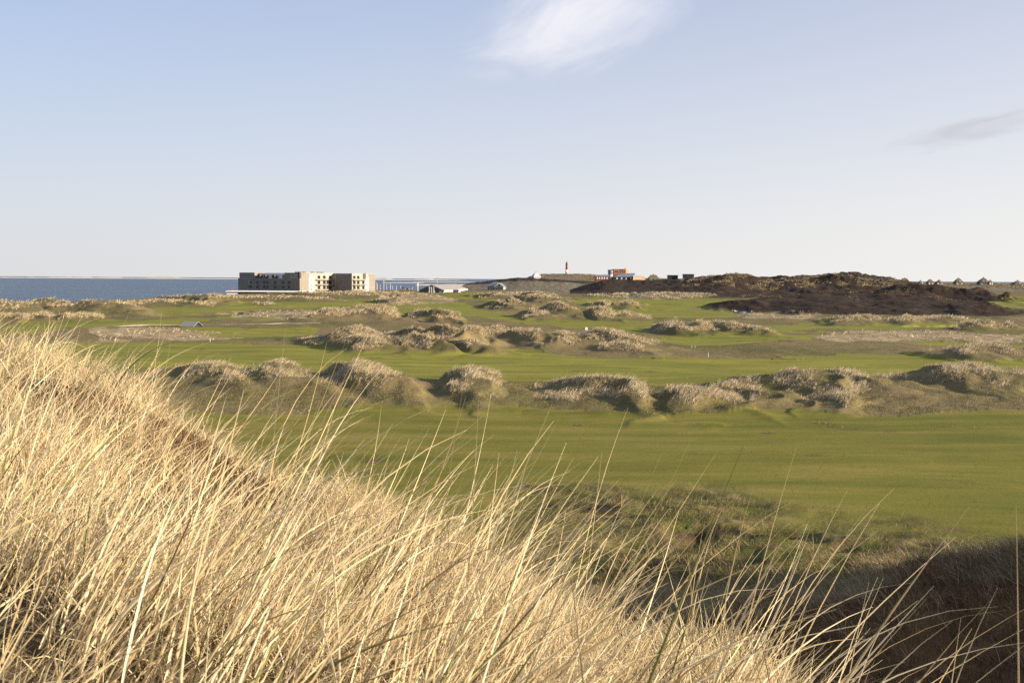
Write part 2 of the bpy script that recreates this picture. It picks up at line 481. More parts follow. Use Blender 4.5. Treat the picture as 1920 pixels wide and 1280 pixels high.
# ------------------------------------------------------------------ mesh helpers
def link_mesh(name, verts, faces, m=None, parent=None, smooth=False):
    me = bpy.data.meshes.new(name)
    me.from_pydata([tuple(v) for v in verts], [], faces)
    me.update()
    if smooth:
        me.polygons.foreach_set('use_smooth', [True] * len(me.polygons))
    o = bpy.data.objects.new(name, me)
    COL.objects.link(o)
    if m:
        me.materials.append(m)
    if parent:
        o.parent = parent
    return o


class MB:
    def __init__(s):
        s.v, s.f = [], []

    def add(s, vs, fs):
        k = len(s.v)
        s.v += [tuple(map(float, v)) for v in vs]
        s.f += [tuple(i + k for i in f) for f in fs]
        return s

    def box(s, x0, x1, y0, y1, z0, z1):
        x0, x1 = min(x0, x1), max(x0, x1)
        y0, y1 = min(y0, y1), max(y0, y1)
        z0, z1 = min(z0, z1), max(z0, z1)
        return s.add([(x0, y0, z0), (x1, y0, z0), (x1, y1, z0), (x0, y1, z0), (x0, y0, z1), (x1, y0, z1), (x1, y1, z1), (x0, y1, z1)],
                     [(0, 3, 2, 1), (4, 5, 6, 7), (0, 1, 5, 4), (1, 2, 6, 5), (2, 3, 7, 6), (3, 0, 4, 7)])

    def lathe(s, prof, n=24, cx=0, cy=0):
        vs, fs = [], []
        for (r, z) in prof:
            for i in range(n):
                a = 2 * math.pi * i / n
                vs.append((cx + r * math.cos(a), cy + r * math.sin(a), z))
        for k in range(len(prof) - 1):
            for i in range(n):
                j = (i + 1) % n
                fs.append((k * n + i, k * n + j, (k + 1) * n + j, (k + 1) * n + i))
        fs.append(tuple(range(n - 1, -1, -1)))
        fs.append(tuple((len(prof) - 1) * n + i for i in range(n)))
        return s.add(vs, fs)

    def tube(s, a, b, r0, r1=None, n=8):
        r1 = r0 if r1 is None else r1
        a, b = Vector(a), Vector(b)
        d = (b - a).normalized()
        u = d.orthogonal().normalized()
        w = d.cross(u)
        vs = []
        for p, r in ((a, r0), (b, r1)):
            for i in range(n):
                t = 2 * math.pi * i / n
                vs.append(p + u * (r * math.cos(t)) + w * (r * math.sin(t)))
        fs = [(i, (i + 1) % n, n + (i + 1) % n, n + i) for i in range(n)]
        fs += [tuple(range(n - 1, -1, -1)), tuple(range(n, 2 * n))]
        return s.add(vs, fs)

    def prism_x(s, pts, x0, x1):
        """(y, z) outline extruded along x"""
        n = len(pts)
        vs = [(x0, y, z) for y, z in pts] + [(x1, y, z) for y, z in pts]
        fs = [tuple(range(n - 1, -1, -1)), tuple(range(n, 2 * n))]
        fs += [(i, (i + 1) % n, n + (i + 1) % n, n + i) for i in range(n)]
        return s.add(vs, fs)

    def prism_y(s, pts, y0, y1):
        n = len(pts)
        vs = [(x, y0, z) for x, z in pts] + [(x, y1, z) for x, z in pts]
        fs = [tuple(range(n)), tuple(range(2 * n - 1, n - 1, -1))]
        fs += [(n + i, n + (i + 1) % n, (i + 1) % n, i) for i in range(n)]
        return s.add(vs, fs)

    def build(s, name, m, parent=None, smooth=False):
        return link_mesh(name, s.v, s.f, m, parent, smooth)


def thing(name, label, cat, loc, rz=0.0, group=None):
    o = bpy.data.objects.new(name, None)
    COL.objects.link(o)
    o.location = loc
    o.rotation_euler = (0, 0, rz)
    o.empty_display_size = 0.5
    o['label'] = label
    o['category'] = cat
    if group:
        o['group'] = group
    return o


def tag(o, label=None, cat=None, group=None, kind=None):
    for k, v in (('label', label), ('category', cat), ('group', group), ('kind', kind)):
        if v:
            o[k] = v
    return o


# ------------------------------------------------------------------ ground sheet
def build_ground():
    az_f = np.arange(-33.0, 33.0001, 0.062)
    az_l = -33.0 - np.cumsum(np.linspace(0.2, 4.4, 64))
    az_l = az_l[az_l > -180]
    az_r = -az_l
    az = np.radians(np.concatenate([[-180.0], az_l[::-1], az_f, az_r]))
    r1 = np.geomspace(0.4, 25, 180)
    r2 = np.geomspace(25, 700, 560)[1:]
    r3 = np.geomspace(700, 3600, 190)[1:]
    rr = np.concatenate([r1, r2, r3])
    na, nr = len(az), len(rr)
    A, RR = np.meshgrid(az, rr)
    X, Y = (RR * np.sin(A)).ravel(), (RR * np.cos(A)).ravel()
    t = terrain(X, Y, True)
    co = np.stack([X, Y, t['h']], 1).astype(np.float32)
    co = np.vstack([co, [[0, 0, EYE_G]]]).astype(np.float32)
    i, j = np.meshgrid(np.arange(nr - 1), np.arange(na), indexing='ij')
    jn = (j + 1) % na
    q = np.stack([i * na + j, i * na + jn, (i + 1) * na + jn, (i + 1) * na + j], -1).reshape(-1, 4)
    q = q[:, ::-1]
    cen = len(co) - 1
    js = np.arange(na)
    tri = np.stack([np.full(na, cen), (js + 1) % na, js], 1)[:, ::1]
    me = bpy.data.meshes.new('ground')
    me.vertices.add(len(co))
    me.vertices.foreach_set('co', co.ravel())
    nl = q.size + tri.size
    me.loops.add(nl)
    me.loops.foreach_set('vertex_index', np.concatenate([q.ravel(), tri.ravel()]).astype(np.int32))
    me.polygons.add(len(q) + len(tri))
    ls = np.concatenate([np.arange(len(q)) * 4, q.size + np.arange(len(tri)) * 3]).astype(np.int32)
    me.polygons.foreach_set('loop_start', ls)
    me.polygons.foreach_set('use_smooth', np.ones(len(ls), bool))
    me.update(calc_edges=True)
    me.validate()
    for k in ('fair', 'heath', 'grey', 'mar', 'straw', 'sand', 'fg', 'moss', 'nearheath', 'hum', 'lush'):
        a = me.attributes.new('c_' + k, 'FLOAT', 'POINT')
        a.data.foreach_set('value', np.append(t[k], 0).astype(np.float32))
    o = bpy.data.objects.new('ground', me)
    COL.objects.link(o)
    o['kind'] = 'structure'
    # material
    m, nt, b = mat('ground_cover')
    n_big = noise_fac(nt, 0.035, 5, 0.6)
    n_mid = noise_fac(nt, 0.45, 6, 0.65)
    n_fin = noise_fac(nt, 5.0, 6, 0.7)
    n_str = noise_fac(nt, 0.06, 5, 0.6, stretch=(1.0, 5.0, 1.0))
    rough = mix(nt, ramp(nt, n_mid, [(0.35, (0, 0, 0)), (0.65, (1, 1, 1))]), (0.088, 0.088, 0.024), (0.150, 0.122, 0.052))
    rough = mix(nt, ramp(nt, n_big, [(0.4, (0, 0, 0)), (0.6, (1, 1, 1))]), rough, (0.185, 0.140, 0.068))
    rough = mix(nt, mth(nt, 'MULTIPLY', ramp(nt, n_fin, [(0.45, (0, 0, 0)), (0.62, (1, 1, 1))]), 0.35), rough, (0.06, 0.055, 0.02))
    fairc = ramp(nt, n_str, [(0.32, (0.098, 0.104, 0.015)), (0.5, (0.146, 0.136, 0.022)), (0.68, (0.215, 0.172, 0.045))])
    fairc = mix(nt, mth(nt, 'MULTIPLY', ramp(nt, n_fin, [(0.4, (0, 0, 0)), (0.65, (1, 1, 1))]), 0.25), fairc, (0.09, 0.085, 0.018))
    lush = mix(nt, ramp(nt, n_str, [(0.38, (0, 0, 0)), (0.62, (1, 1, 1))]), (0.128, 0.136, 0.020), (0.205, 0.188, 0.034))
    fairc = mix(nt, attr(nt, 'c_lush'), fairc, lush)
    c = mix(nt, attr(nt, 'c_fair'), rough, fairc)
    humc = mix(nt, ramp(nt, n_mid, [(0.4, (0, 0, 0)), (0.6, (1, 1, 1))]), (0.085, 0.088, 0.020), (0.17, 0.130, 0.058))
    c = mix(nt, attr(nt, 'c_hum'), c, humc)
    greyc = mix(nt, ramp(nt, n_mid, [(0.40, (0, 0, 0)), (0.62, (1, 1, 1))]), (0.075, 0.065, 0.045), (0.21, 0.175, 0.12))
    c = mix(nt, attr(nt, 'c_grey'), c, greyc)
    strawc = mix(nt, ramp(nt, n_mid, [(0.38, (0, 0, 0)), (0.6, (1, 1, 1))]), (0.16, 0.12, 0.065), (0.40, 0.31, 0.19))
    c = mix(nt, mth(nt, 'MULTIPLY', attr(nt, 'c_straw'), 0.8), c, strawc)
    c = mix(nt, mth(nt, 'MULTIPLY', attr(nt, 'c_mar'), 0.6), c, mix(nt, n_mid, (0.10, 0.082, 0.038), (0.20, 0.155, 0.08)))
    hc = mix(nt, ramp(nt, n_fin, [(0.42, (0, 0, 0)), (0.62, (1, 1, 1))]), (0.018, 0.012, 0.009), (0.046, 0.029, 0.019))
    hc = mix(nt, attr(nt, 'c_nearheath'), hc, (0.120, 0.066, 0.028))
    spk = ramp(nt, noise_fac(nt, 0.22, 4, 0.7), [(0.58, (0, 0, 0)), (0.68, (1, 1, 1))])
    hfar = mix(nt, mth(nt, 'MULTIPLY', spk, mth(nt, 'SUBTRACT', 0.6, attr(nt, 'c_nearheath'), True)), hc, (0.11, 0.08, 0.035))
    c = mix(nt, attr(nt, 'c_heath'), c, hfar)
    c = mix(nt, attr(nt, 'c_sand'), c, (0.46, 0.38, 0.27))
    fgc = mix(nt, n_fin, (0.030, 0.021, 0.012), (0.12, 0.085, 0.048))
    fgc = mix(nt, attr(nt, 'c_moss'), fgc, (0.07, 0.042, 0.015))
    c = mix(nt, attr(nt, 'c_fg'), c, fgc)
    nt.links.new(c, b.inputs['Base Color'])
    b.inputs['Roughness'].default_value = 0.95
    b.inputs['Specular IOR Level'].default_value = 0.1
    bp = N(nt, 'ShaderNodeBump')
    bp.inputs['Strength'].default_value = 0.55
    bp.inputs['Distance'].default_value = 0.25
    nt.links.new(mth(nt, 'ADD', n_mid, mth(nt, 'MULTIPLY', n_fin, 0.5)), bp.inputs['Height'])
    # mown turf is smooth, everything else is rough
    nt.links.new(mth(nt, 'SUBTRACT', 0.7, mth(nt, 'MULTIPLY', attr(nt, 'c_fair'), 0.48)), bp.inputs['Strength'])
    nt.links.new(bp.outputs['Normal'], b.inputs['Normal'])
    me.materials.append(m)
    return o


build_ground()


# ------------------------------------------------------------------ grass blades
def blade_mesh(name, pos, length, width, az, phi0, curv, nseg, tint, m, kink=None, vsec=False, face=None):
    n = len(pos)
    dirx, diry = np.cos(az), np.sin(az)
    side = rng.random(n) * 2 * np.pi if face is None else face
    pts = np.zeros((n, nseg + 1, 3))
    pts[:, 0] = pos
    tan = np.zeros((n, nseg + 1, 3))
    for k in range(nseg + 1):
        t = (k - 0.5) / nseg if k else 0
        ph = phi0 + curv * max(t, 0) ** 1.4
        tv = np.stack([np.sin(ph) * dirx, np.sin(ph) * diry, np.cos(ph)], 1)
        tan[:, k] = tv
        if k:
            pts[:, k] = pts[:, k - 1] + tv * (length / nseg)[:, None]
    ref = np.stack([np.cos(side), np.sin(side), np.zeros(n)], 1)
    W = 2 + (1 if vsec else 0)
    V = np.zeros((n, nseg + 1, W, 3), np.float32)
    tt = np.linspace(0, 1, nseg + 1)
    wk = np.clip((1 - tt ** 2.2), 0.10, 1) * np.where(tt < 0.15, 0.75 + tt / 0.6, 1)
    for k in range(nseg + 1):
        s = ref - tan[:, k] * (ref * tan[:, k]).sum(1)[:, None]
        s /= np.maximum(np.linalg.norm(s, axis=1), 1e-3)[:, None]
        hw = (width * wk[k] * 0.5)[:, None]
        V[:, k, 0] = pts[:, k] - s * hw
        V[:, k, W - 1] = pts[:, k] + s * hw
        if vsec:
            nn = np.cross(tan[:, k], s)
            V[:, k, 1] = pts[:, k] + nn * hw * 0.9
    nv = (nseg + 1) * W
    base = (np.arange(n) * nv)[:, None, None]
    k = np.arange(nseg)[None, :, None] * W
    w = np.arange(W - 1)[None, None, :]
    a = base + k + w
    q = np.stack([a, a + 1, a + W + 1, a + W], -1).reshape(-1, 4).astype(np.int32)
    me = bpy.data.meshes.new(name)
    me.vertices.add(n * nv)
    me.vertices.foreach_set('co', V.ravel())
    me.loops.add(q.size)
    me.loops.foreach_set('vertex_index', q.ravel())
    me.polygons.add(len(q))
    me.polygons.foreach_set('loop_start', np.arange(len(q), dtype=np.int32) * 4)
    me.polygons.foreach_set('use_smooth', np.ones(len(q), bool))
    me.update(calc_edges=True)
    at_ = me.attributes.new('tint', 'FLOAT', 'POINT')
    at_.data.foreach_set('value', np.repeat(tint, nv).astype(np.float32))
    a2 = me.attributes.new('along', 'FLOAT', 'POINT')
    a2.data.foreach_set('value', np.tile(np.repeat(tt, W), n).astype(np.float32))
    me.materials.append(m)
    o = bpy.data.objects.new(name, me)
    COL.objects.link(o)
    return o


def grass_mat(name, stops, trans=0.35, rough=0.55, spec=0.25):
    m, nt, b = mat(name)
    c = ramp(nt, attr(nt, 'tint'), stops)
    nt.links.new(c, b.inputs['Base Color'])
    b.inputs['Roughness'].default_value = rough
    b.inputs['Specular IOR Level'].default_value = spec
    tr = N(nt, 'ShaderNodeBsdfTranslucent')
    nt.links.new(c, tr.inputs['Color'])
    ms = N(nt, 'ShaderNodeMixShader')
    ms.inputs[0].default_value = trans
    nt.links.new(b.outputs[0], ms.inputs[1])
    nt.links.new(tr.outputs[0], ms.inputs[2])
    nt.links.new(ms.outputs[0], nt.nodes['Material Output'].inputs['Surface'])
    return m


M_STRAW = grass_mat('marram_straw', [(0.0, (0.12, 0.13, 0.03)), (0.05, (0.22, 0.20, 0.06)), (0.10, (0.26, 0.175, 0.085)), (0.45, (0.52, 0.405, 0.226)), (0.8, (0.70, 0.58, 0.352)), (1.0, (0.80, 0.70, 0.48))])
M_FAR = grass_mat('dune_marram', [(0.0, (0.13, 0.10, 0.045)), (0.3, (0.29, 0.225, 0.125)), (0.65, (0.50, 0.405, 0.25)), (1.0, (0.68, 0.58, 0.40))], 0.25)
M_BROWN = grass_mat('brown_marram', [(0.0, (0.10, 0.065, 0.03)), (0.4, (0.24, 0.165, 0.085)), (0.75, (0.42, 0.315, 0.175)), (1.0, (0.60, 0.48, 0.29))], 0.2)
M_HEATH = grass_mat('heather_twigs', [(0.0, (0.06, 0.033, 0.014)), (0.5, (0.17, 0.095, 0.040)), (0.8, (0.27, 0.17, 0.075)), (1.0, (0.46, 0.34, 0.18))], 0.1)
M_ROUGH = grass_mat('rough_grass', [(0.0, (0.055, 0.068, 0.012)), (0.5, (0.13, 0.125, 0.032)), (0.8, (0.27, 0.21, 0.10)), (1.0, (0.44, 0.35, 0.20))], 0.3)
WIND = R(20)     # blades lean to the right (+x) and a little away


def fg_points(dens, rmax_extra=1.2, rmin=0.75, azlo=-46, azhi=42):
    a0, a1 = R(azlo), R(azhi)
    rmax = 9.6
    area = 0.5 * (a1 - a0) * rmax ** 2
    n = int(area * dens)
    a = rng.uniform(a0, a1, n)
    r = rmax * np.sqrt(rng.random(n))
    x, y = r * np.sin(a), r * np.cos(a)
    rc = np.interp(np.degrees(a), FG[:, 0], FG[:, 1])
    ok = (r > rmin) & (r < rc + rmax_extra)
    return x[ok], y[ok], r[ok]


def foreground():
    # low dense mat of fine dead straw
    x, y, r = fg_points(3000)
    moss = moss_at(x, y)
    cl = fbm(x * 2.1, y * 2.1 + 20, 3)
    keep = rng.random(len(x)) < np.clip(0.62 + 0.8 * cl, 0.22, 1) * (1 - 0.92 * np.clip(moss * 1.6, 0, 1)) * np.clip((r - 0.3) / 2.6, 0.40, 1)
    x, y, cl = x[keep], y[keep], cl[keep]
    n = len(x)
    z = terrain(x, y)
    L = rng.uniform(0.12, 0.32, n) * (1 + 0.4 * cl)
    flow = fbm(x * 0.5 + 70, y * 0.5, 2) * 1.6
    o = blade_mesh('marram_grass', np.stack([x, y, z - 0.02], 1), L, rng.uniform(0.0022, 0.0042, n) * np.where(np.hypot(x, y) > 4.5, 1.25, 1.0), WIND + flow + rng.normal(0, 1.1, n),
                   np.abs(rng.normal(0.45, 0.35, n)), rng.uniform(0.2, 1.5, n), 4, np.clip(rng.normal(0.60, 0.22, n), 0.08, 1), M_STRAW)
    tag(o, 'dense low mat of dry straw-coloured dune grass covering the near dune', 'grass', kind='stuff')
    # tussocks of tall blades
    cx, cy, cr = fg_points(13.0, 0.6, 1.0)
    tk = rng.random(len(cx)) < np.clip(0.62 + 0.8 * fbm(cx * 0.9 + 4, cy * 0.9, 2), 0.45, 1)
    cx, cy = cx[tk], cy[tk]
    nb = (3 + 24 * rng.random(len(cx)) ** 1.6).astype(int)
    idx = np.repeat(np.arange(len(cx)), nb)
    n = len(idx)
    a = rng.random(n) * 2 * np.pi
    rad = np.abs(rng.normal(0, 0.10, n))
    x, y = cx[idx] + rad * np.cos(a), cy[idx] + rad * np.sin(a)
    moss = moss_at(x, y)
    keep = (rng.random(n) > np.clip(moss * 1.3, 0, 0.93)) & (np.hypot(x, y) > 1.05)
    x, y, a, idx = x[keep], y[keep], a[keep], idx[keep]
    n = len(x)
    z = terrain(x, y)
    size = rng.uniform(0.7, 1.15, len(cx))[idx] * np.interp(np.degrees(np.arctan2(x, y)), [-30, -22, -14], [0.60, 0.68, 1.0])
    L = rng.uniform(0.36, 1.02, n) * size
    wx, wy = 0.85 * np.cos(WIND), 0.85 * np.sin(WIND)
    ox, oy = np.cos(a) * 0.38 + wx + rng.normal(0, 0.25, n), np.sin(a) * 0.38 + wy + rng.normal(0, 0.25, n)
    az = np.arctan2(oy, ox)
    ph = np.clip(0.14 + 0.40 * np.hypot(ox, oy) + rng.normal(0, 0.12, n), 0.02, 1.0)
    cur = np.clip(rng.normal(0.45, 0.42, n), -0.2, 1.9)
    tint = np.clip(rng.normal(0.64, 0.26, n), 0.09, 1)
    tint[rng.random(n) < 0.06] = 0.03
    gk = rng.random(n) < 0.05
    tint[gk] = rng.uniform(0.0, 0.1, gk.sum())
    o = blade_mesh('tall_marram', np.stack([x, y, z - 0.03], 1), L, rng.uniform(0.0046, 0.0090, n), az, ph, cur, 8, tint, M_STRAW, vsec=True)
    tag(o, 'tall dry grass blades leaning right out of the near dune', 'grass', kind='stuff')


foreground()


def scatter_far():
    """marram on the dune ridges, sized by distance"""
    P, Lw, Wd, AZ, TI, PH = [], [], [], [], [], []

    def put(n, pxlo, pxhi, dlo, dhi, key, length, width, thr=0.25, power=1.0, ti=0.55):
        px = rng.uniform(pxlo, pxhi, n)
        d = rng.uniform(dlo, dhi, n)
        x = (px - CX) / FPX * d
        t = terrain(x, d, True)
        f = t[key] * (0.62 + 0.55 * fbm(x / (2.2 + d / 120), d / (2.2 + d / 120), 3)) * (1 - t['sand'])
        ok = rng.random(n) < np.clip((f - thr) / (1 - thr), 0, 1) ** power * 1.3
        x, d, h = x[ok], d[ok], t['h'][ok]
        # every accepted point is a tussock of NB blades
        NB = 7
        g0 = fbm(x / 3.0 + 9, d / 3.0, 2)
        ts = rng.normal(0, 0.13, len(x)) + 0.12 * g0
        sz = rng.uniform(0.5, 1.35, len(x)) * (1 + 0.35 * g0)
        x, d, h, ts, sz = [np.repeat(v, NB) for v in (x, d, h, ts, sz)]
        k = len(x)
        ang = rng.random(k) * 2 * np.pi
        rr_ = np.abs(rng.normal(0, 0.22, k)) * length
        x, d = x + rr_ * np.cos(ang), d + rr_ * np.sin(ang)
        P.append(np.stack([x, d, h - 0.05], 1))
        Lw.append(length * 1.15 * rng.uniform(0.6, 1.2, k) * sz)
        Wd.append(width * rng.uniform(0.6, 1.3, k))
        AZ.append(np.arctan2(np.sin(ang) * 0.8 + math.sin(WIND), np.cos(ang) * 0.8 + math.cos(WIND)) + rng.normal(0, 0.3, k))
        PH.append(np.abs(rng.normal(0.40, 0.22, k)))
        TI.append(np.clip(ti + 0.13 * rng.normal(0, 1, k) + ts, 0, 1))

    put(90000, -60, 2000, 84, 124, 'mar', 0.54, 0.028, 0.16)
    put(62000, 480, 1320, 160, 206, 'mar', 0.60, 0.048, 0.18)
    put(12000, 1660, 2000, 148, 172, 'mar', 0.80, 0.05, 0.25)
    put(18000, 1180, 1480, 212, 250, 'mar', 0.66, 0.06, 0.2)
    put(18000, 1500, 2000, 238, 350, 'mar', 0.9, 0.09, 0.2)
    put(14000, -60, 290, 255, 295, 'mar', 0.9, 0.08, 0.2)
    put(22000, 360, 900, 262, 315, 'mar', 0.9, 0.085, 0.2)
    put(12000, 940, 1270, 285, 335, 'mar', 0.9, 0.09, 0.2)
    put(12000, -60, 560, 310, 470, 'mar', 0.9, 0.12, 0.3)
    put(14000, 840, 1260, 385, 475, 'mar', 0.9, 0.12, 0.2)
    put(18000, 260, 960, 430, 660, 'mar', 1.0, 0.17, 0.2)
    put(12000, 840, 1130, 440, 620, 'mar', 1.0, 0.17, 0.2)
    put(10000, 1050, 1450, 540, 640, 'grey', 0.9, 0.18, 0.3)
    put(24000, -40, 1960, 165, 700, 'straw', 0.6, 0.10, 0.2)
    put(40000, 1270, 1720, 690, 860, 'heath', 0.9, 0.20, 0.55, ti=0.24)
    put(4000, 1380, 1900, 560, 700, 'heath', 0.8, 0.2, 0.8, ti=0.12)
    put(9000, 990, 1160, 1700, 2080, 'grey', 1.6, 0.5, 0.5, ti=0.2)
    put(9000, 1680, 1960, 1100, 1400, 'grey', 1.4, 0.4, 0.5, ti=0.2)
    Pp = np.concatenate(P)
    n = len(Pp)
    o = blade_mesh('dune_grass', Pp, np.concatenate(Lw), np.concatenate(Wd), np.concatenate(AZ), np.concatenate(PH), rng.uniform(0.7, 2.3, n), 4, np.concatenate(TI), M_FAR)
    tag(o, 'pale marram grass growing on the crests of the dune mounds across the course', 'grass', kind='stuff')
    return n


N_FAR = scatter_far()


def scatter_near():
    # brown moss on the hump in the near dune
    k = 9000
    x, y = rng.normal(MX, 0.25, k), rng.normal(MY, 0.25, k)
    o = blade_mesh('moss', np.stack([x, y, terrain(x, y) - 0.01], 1), rng.uniform(0.03, 0.10, k), rng.uniform(0.004, 0.009, k), rng.random(k) * 6.28,
                   np.abs(rng.normal(0.5, 0.4, k)), rng.normal(0.3, 0.5, k), 2, np.clip(rng.normal(0.4, 0.2, k), 0, 1), M_HEATH)
    tag(o, 'brown moss patch on the hump among the near dune grass', 'moss', kind='stuff')
    # heather in the shaded hollow, lower right
    n = 150000
    x, y = rng.uniform(3, 26, n), rng.uniform(14, 40, n)
    t = terrain(x, y, True)
    ok = (rng.random(n) < t['nearheath'] * (0.7 + 0.5 * fbm(x, y, 2)))
    x, y, h = x[ok], y[ok], t['h'][ok]
    k = len(x)
    o = blade_mesh('heather', np.stack([x, y, h - 0.02], 1), rng.uniform(0.10, 0.32, k), rng.uniform(0.010, 0.026, k), rng.random(k) * 6.28,
                   np.abs(rng.normal(0.3, 0.35, k)), rng.normal(0.2, 0.5, k), 2, np.clip(rng.normal(0.45, 0.2, k) + 0.35 * fbm(x / 0.8, y / 0.8 + 3, 2), 0, 1), M_HEATH)
    tag(o, 'dark brown heather in the hollow at the lower right', 'heather', kind='stuff')
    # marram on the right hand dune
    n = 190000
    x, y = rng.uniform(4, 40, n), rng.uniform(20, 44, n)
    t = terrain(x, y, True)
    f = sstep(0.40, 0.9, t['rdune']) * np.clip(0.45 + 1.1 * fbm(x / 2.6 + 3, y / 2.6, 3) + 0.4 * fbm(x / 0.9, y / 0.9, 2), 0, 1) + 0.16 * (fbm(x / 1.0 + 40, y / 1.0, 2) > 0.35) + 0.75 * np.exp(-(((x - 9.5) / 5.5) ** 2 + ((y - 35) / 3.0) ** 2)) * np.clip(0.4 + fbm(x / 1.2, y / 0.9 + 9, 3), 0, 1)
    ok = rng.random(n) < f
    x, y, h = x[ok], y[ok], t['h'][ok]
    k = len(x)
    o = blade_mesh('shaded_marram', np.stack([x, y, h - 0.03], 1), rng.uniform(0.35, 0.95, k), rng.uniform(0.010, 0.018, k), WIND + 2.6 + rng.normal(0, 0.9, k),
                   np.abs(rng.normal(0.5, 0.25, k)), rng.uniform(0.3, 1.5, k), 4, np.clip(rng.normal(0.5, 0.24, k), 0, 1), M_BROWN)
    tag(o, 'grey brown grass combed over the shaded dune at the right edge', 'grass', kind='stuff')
    # tussocky rough beyond the hollow
    n = 260000
    x, y = rng.uniform(-4, 44, n), rng.uniform(36, 70, n)
    t = terrain(x, y, True)
    f = np.clip(t['hum'] * 1.2 + 0.02, 0, 1) * (1 - t['fair'] * 0.8) * (1 - 0.6 * t['heath']) * (0.55 + 0.7 * fbm(x / 1.5 + 8, y / 1.2, 3))
    ok = rng.random(n) < f
    x, y, h = x[ok], y[ok], t['h'][ok]
    k = len(x)
    g = fbm(x / 2.5 + 60, y / 2.0, 3)
    o = blade_mesh('rough_grass', np.stack([x, y, h - 0.02], 1), rng.uniform(0.12, 0.38, k), rng.uniform(0.012, 0.024, k), WIND + rng.normal(0, 1.3, k),
                   np.abs(rng.normal(0.5, 0.3, k)), rng.uniform(0.2, 1.3, k), 2, np.clip(0.20 + 0.26 * t['hum'][ok] + 0.19 * rng.normal(0, 1, k) + 0.26 * g, 0, 1), M_ROUGH)
    # short rough on the flanks of the nearest dune row
    n = 220000
    px, d = rng.uniform(-60, 2000, n), rng.uniform(74, 126, n)
    x2 = (px - CX) / FPX * d
    t = terrain(x2, d, True)
    ok2 = rng.random(n) < (1 - t['fair']) * (1 - 0.6 * t['mar']) * (0.45 + 0.8 * fbm(x2 / 2.0 + 3, d / 2.0, 3))
    x2, d, h2 = x2[ok2], d[ok2], t['h'][ok2]
    k2 = len(x2)
    g2 = fbm(x2 / 5 + 15, d / 5, 3)
    o2 = blade_mesh('rough_grass', np.stack([x2, d, h2 - 0.03], 1), rng.uniform(0.10, 0.34, k2), rng.uniform(0.025, 0.045, k2), WIND + rng.normal(0, 1.2, k2),
                    np.abs(rng.normal(0.6, 0.3, k2)), rng.uniform(0.2, 1.3, k2), 2, np.clip(0.50 + 0.18 * rng.normal(0, 1, k2) + 0.2 * g2, 0, 1), M_ROUGH)
    tag(o2, 'short olive and tan rough grass on the flanks of the nearest dune row', 'grass', kind='stuff')
    tag(o, 'tufted green and brown rough grass between the hollow and the near fairway', 'grass', kind='stuff')


scatter_near()

# ------------------------------------------------------------------ sea and far shore
def build_water():
    m, nt, b = mat('sea_water')
    f = noise_fac(nt, 0.010, 5, 0.6, stretch=(1, 3.5, 1))
    c = ramp(nt, f, [(0.35, (0.065, 0.095, 0.140)), (0.65, (0.105, 0.140, 0.180))])
    nt.links.new(c, b.inputs['Base Color'])
    b.inputs['Roughness'].default_value = 0.42
    b.inputs['IOR'].default_value = 1.33
    b.inputs['Specular IOR Level'].default_value = 0.30
    bp = N(nt, 'ShaderNodeBump')
    bp.inputs['Strength'].default_value = 1.0
    bp.inputs['Distance'].default_value = 2.2
    nt.links.new(noise_fac(nt, 0.11, 6, 0.65, stretch=(1, 2.2, 1)), bp.inputs['Height'])
    nt.links.new(bp.outputs['Normal'], b.inputs['Normal'])
    vs, fs = [], []
    rad = [200, 700, 1500, 3500, 9000, 24000, 45000]
    n = 96
    for rr in rad:
        for i in range(n):
            a = -math.pi + 2 * math.pi * i / n
            vs.append((rr * math.sin(a), rr * math.cos(a), 0.0))
    for k in range(len(rad) - 1):
        for i in range(n):
            j = (i + 1) % n
            fs.append((k * n + j, k * n + i, (k + 1) * n + i, (k + 1) * n + j))
    o = link_mesh('water', vs, fs, m)
    o['kind'] = 'structure'


build_water()
M_SAND = simple('pale_sand', (0.62, 0.55, 0.45), 0.95, 0.12, 0.02)
M_ISLE = simple('far_dune_green', (0.42, 0.38, 0.30), 0.95, 0.35, 0.004)


def strip_land(name, pts_front, depth, zfun, m, nx=220, ny=8, seed=0):
    """low land lying on the water: front shore as (px, d), depth m"""
    pxs = np.linspace(pts_front[0][0], pts_front[-1][0], nx)
    ds = np.interp(pxs, [p[0] for p in pts_front], [p[1] for p in pts_front])
    vs, fs = [], []
    for k in range(ny + 1):
        v = k / ny
        for px, d in zip(pxs, ds):
            dd = d + depth * v
            z = zfun(px, v)
            e = min(1, (px - pxs[0]) / 25 + 0.02, (pxs[-1] - px) / 25 + 0.02)
            vs.append(((px - CX) / FPX * dd, dd, -0.3 + z * e))
    for k in range(ny):
        for i in range(nx - 1):
            fs.append((k * nx + i, k * nx + i + 1, (k + 1) * nx + i + 1, (k + 1) * nx + i))
    o = link_mesh(name, vs, fs, m, smooth=True)
    o['kind'] = 'structure'
    return o


def isle_z(px, v):
    s = 5 * min(1, v * 4)
    hump = max(0.0, float(fbm(np.array([px / 42.0]), np.array([3.3]), 3)[0]) * 0.8 + 0.25)
    return s + 17 * hump * math.exp(-((v - 0.6) / 0.3) ** 2)


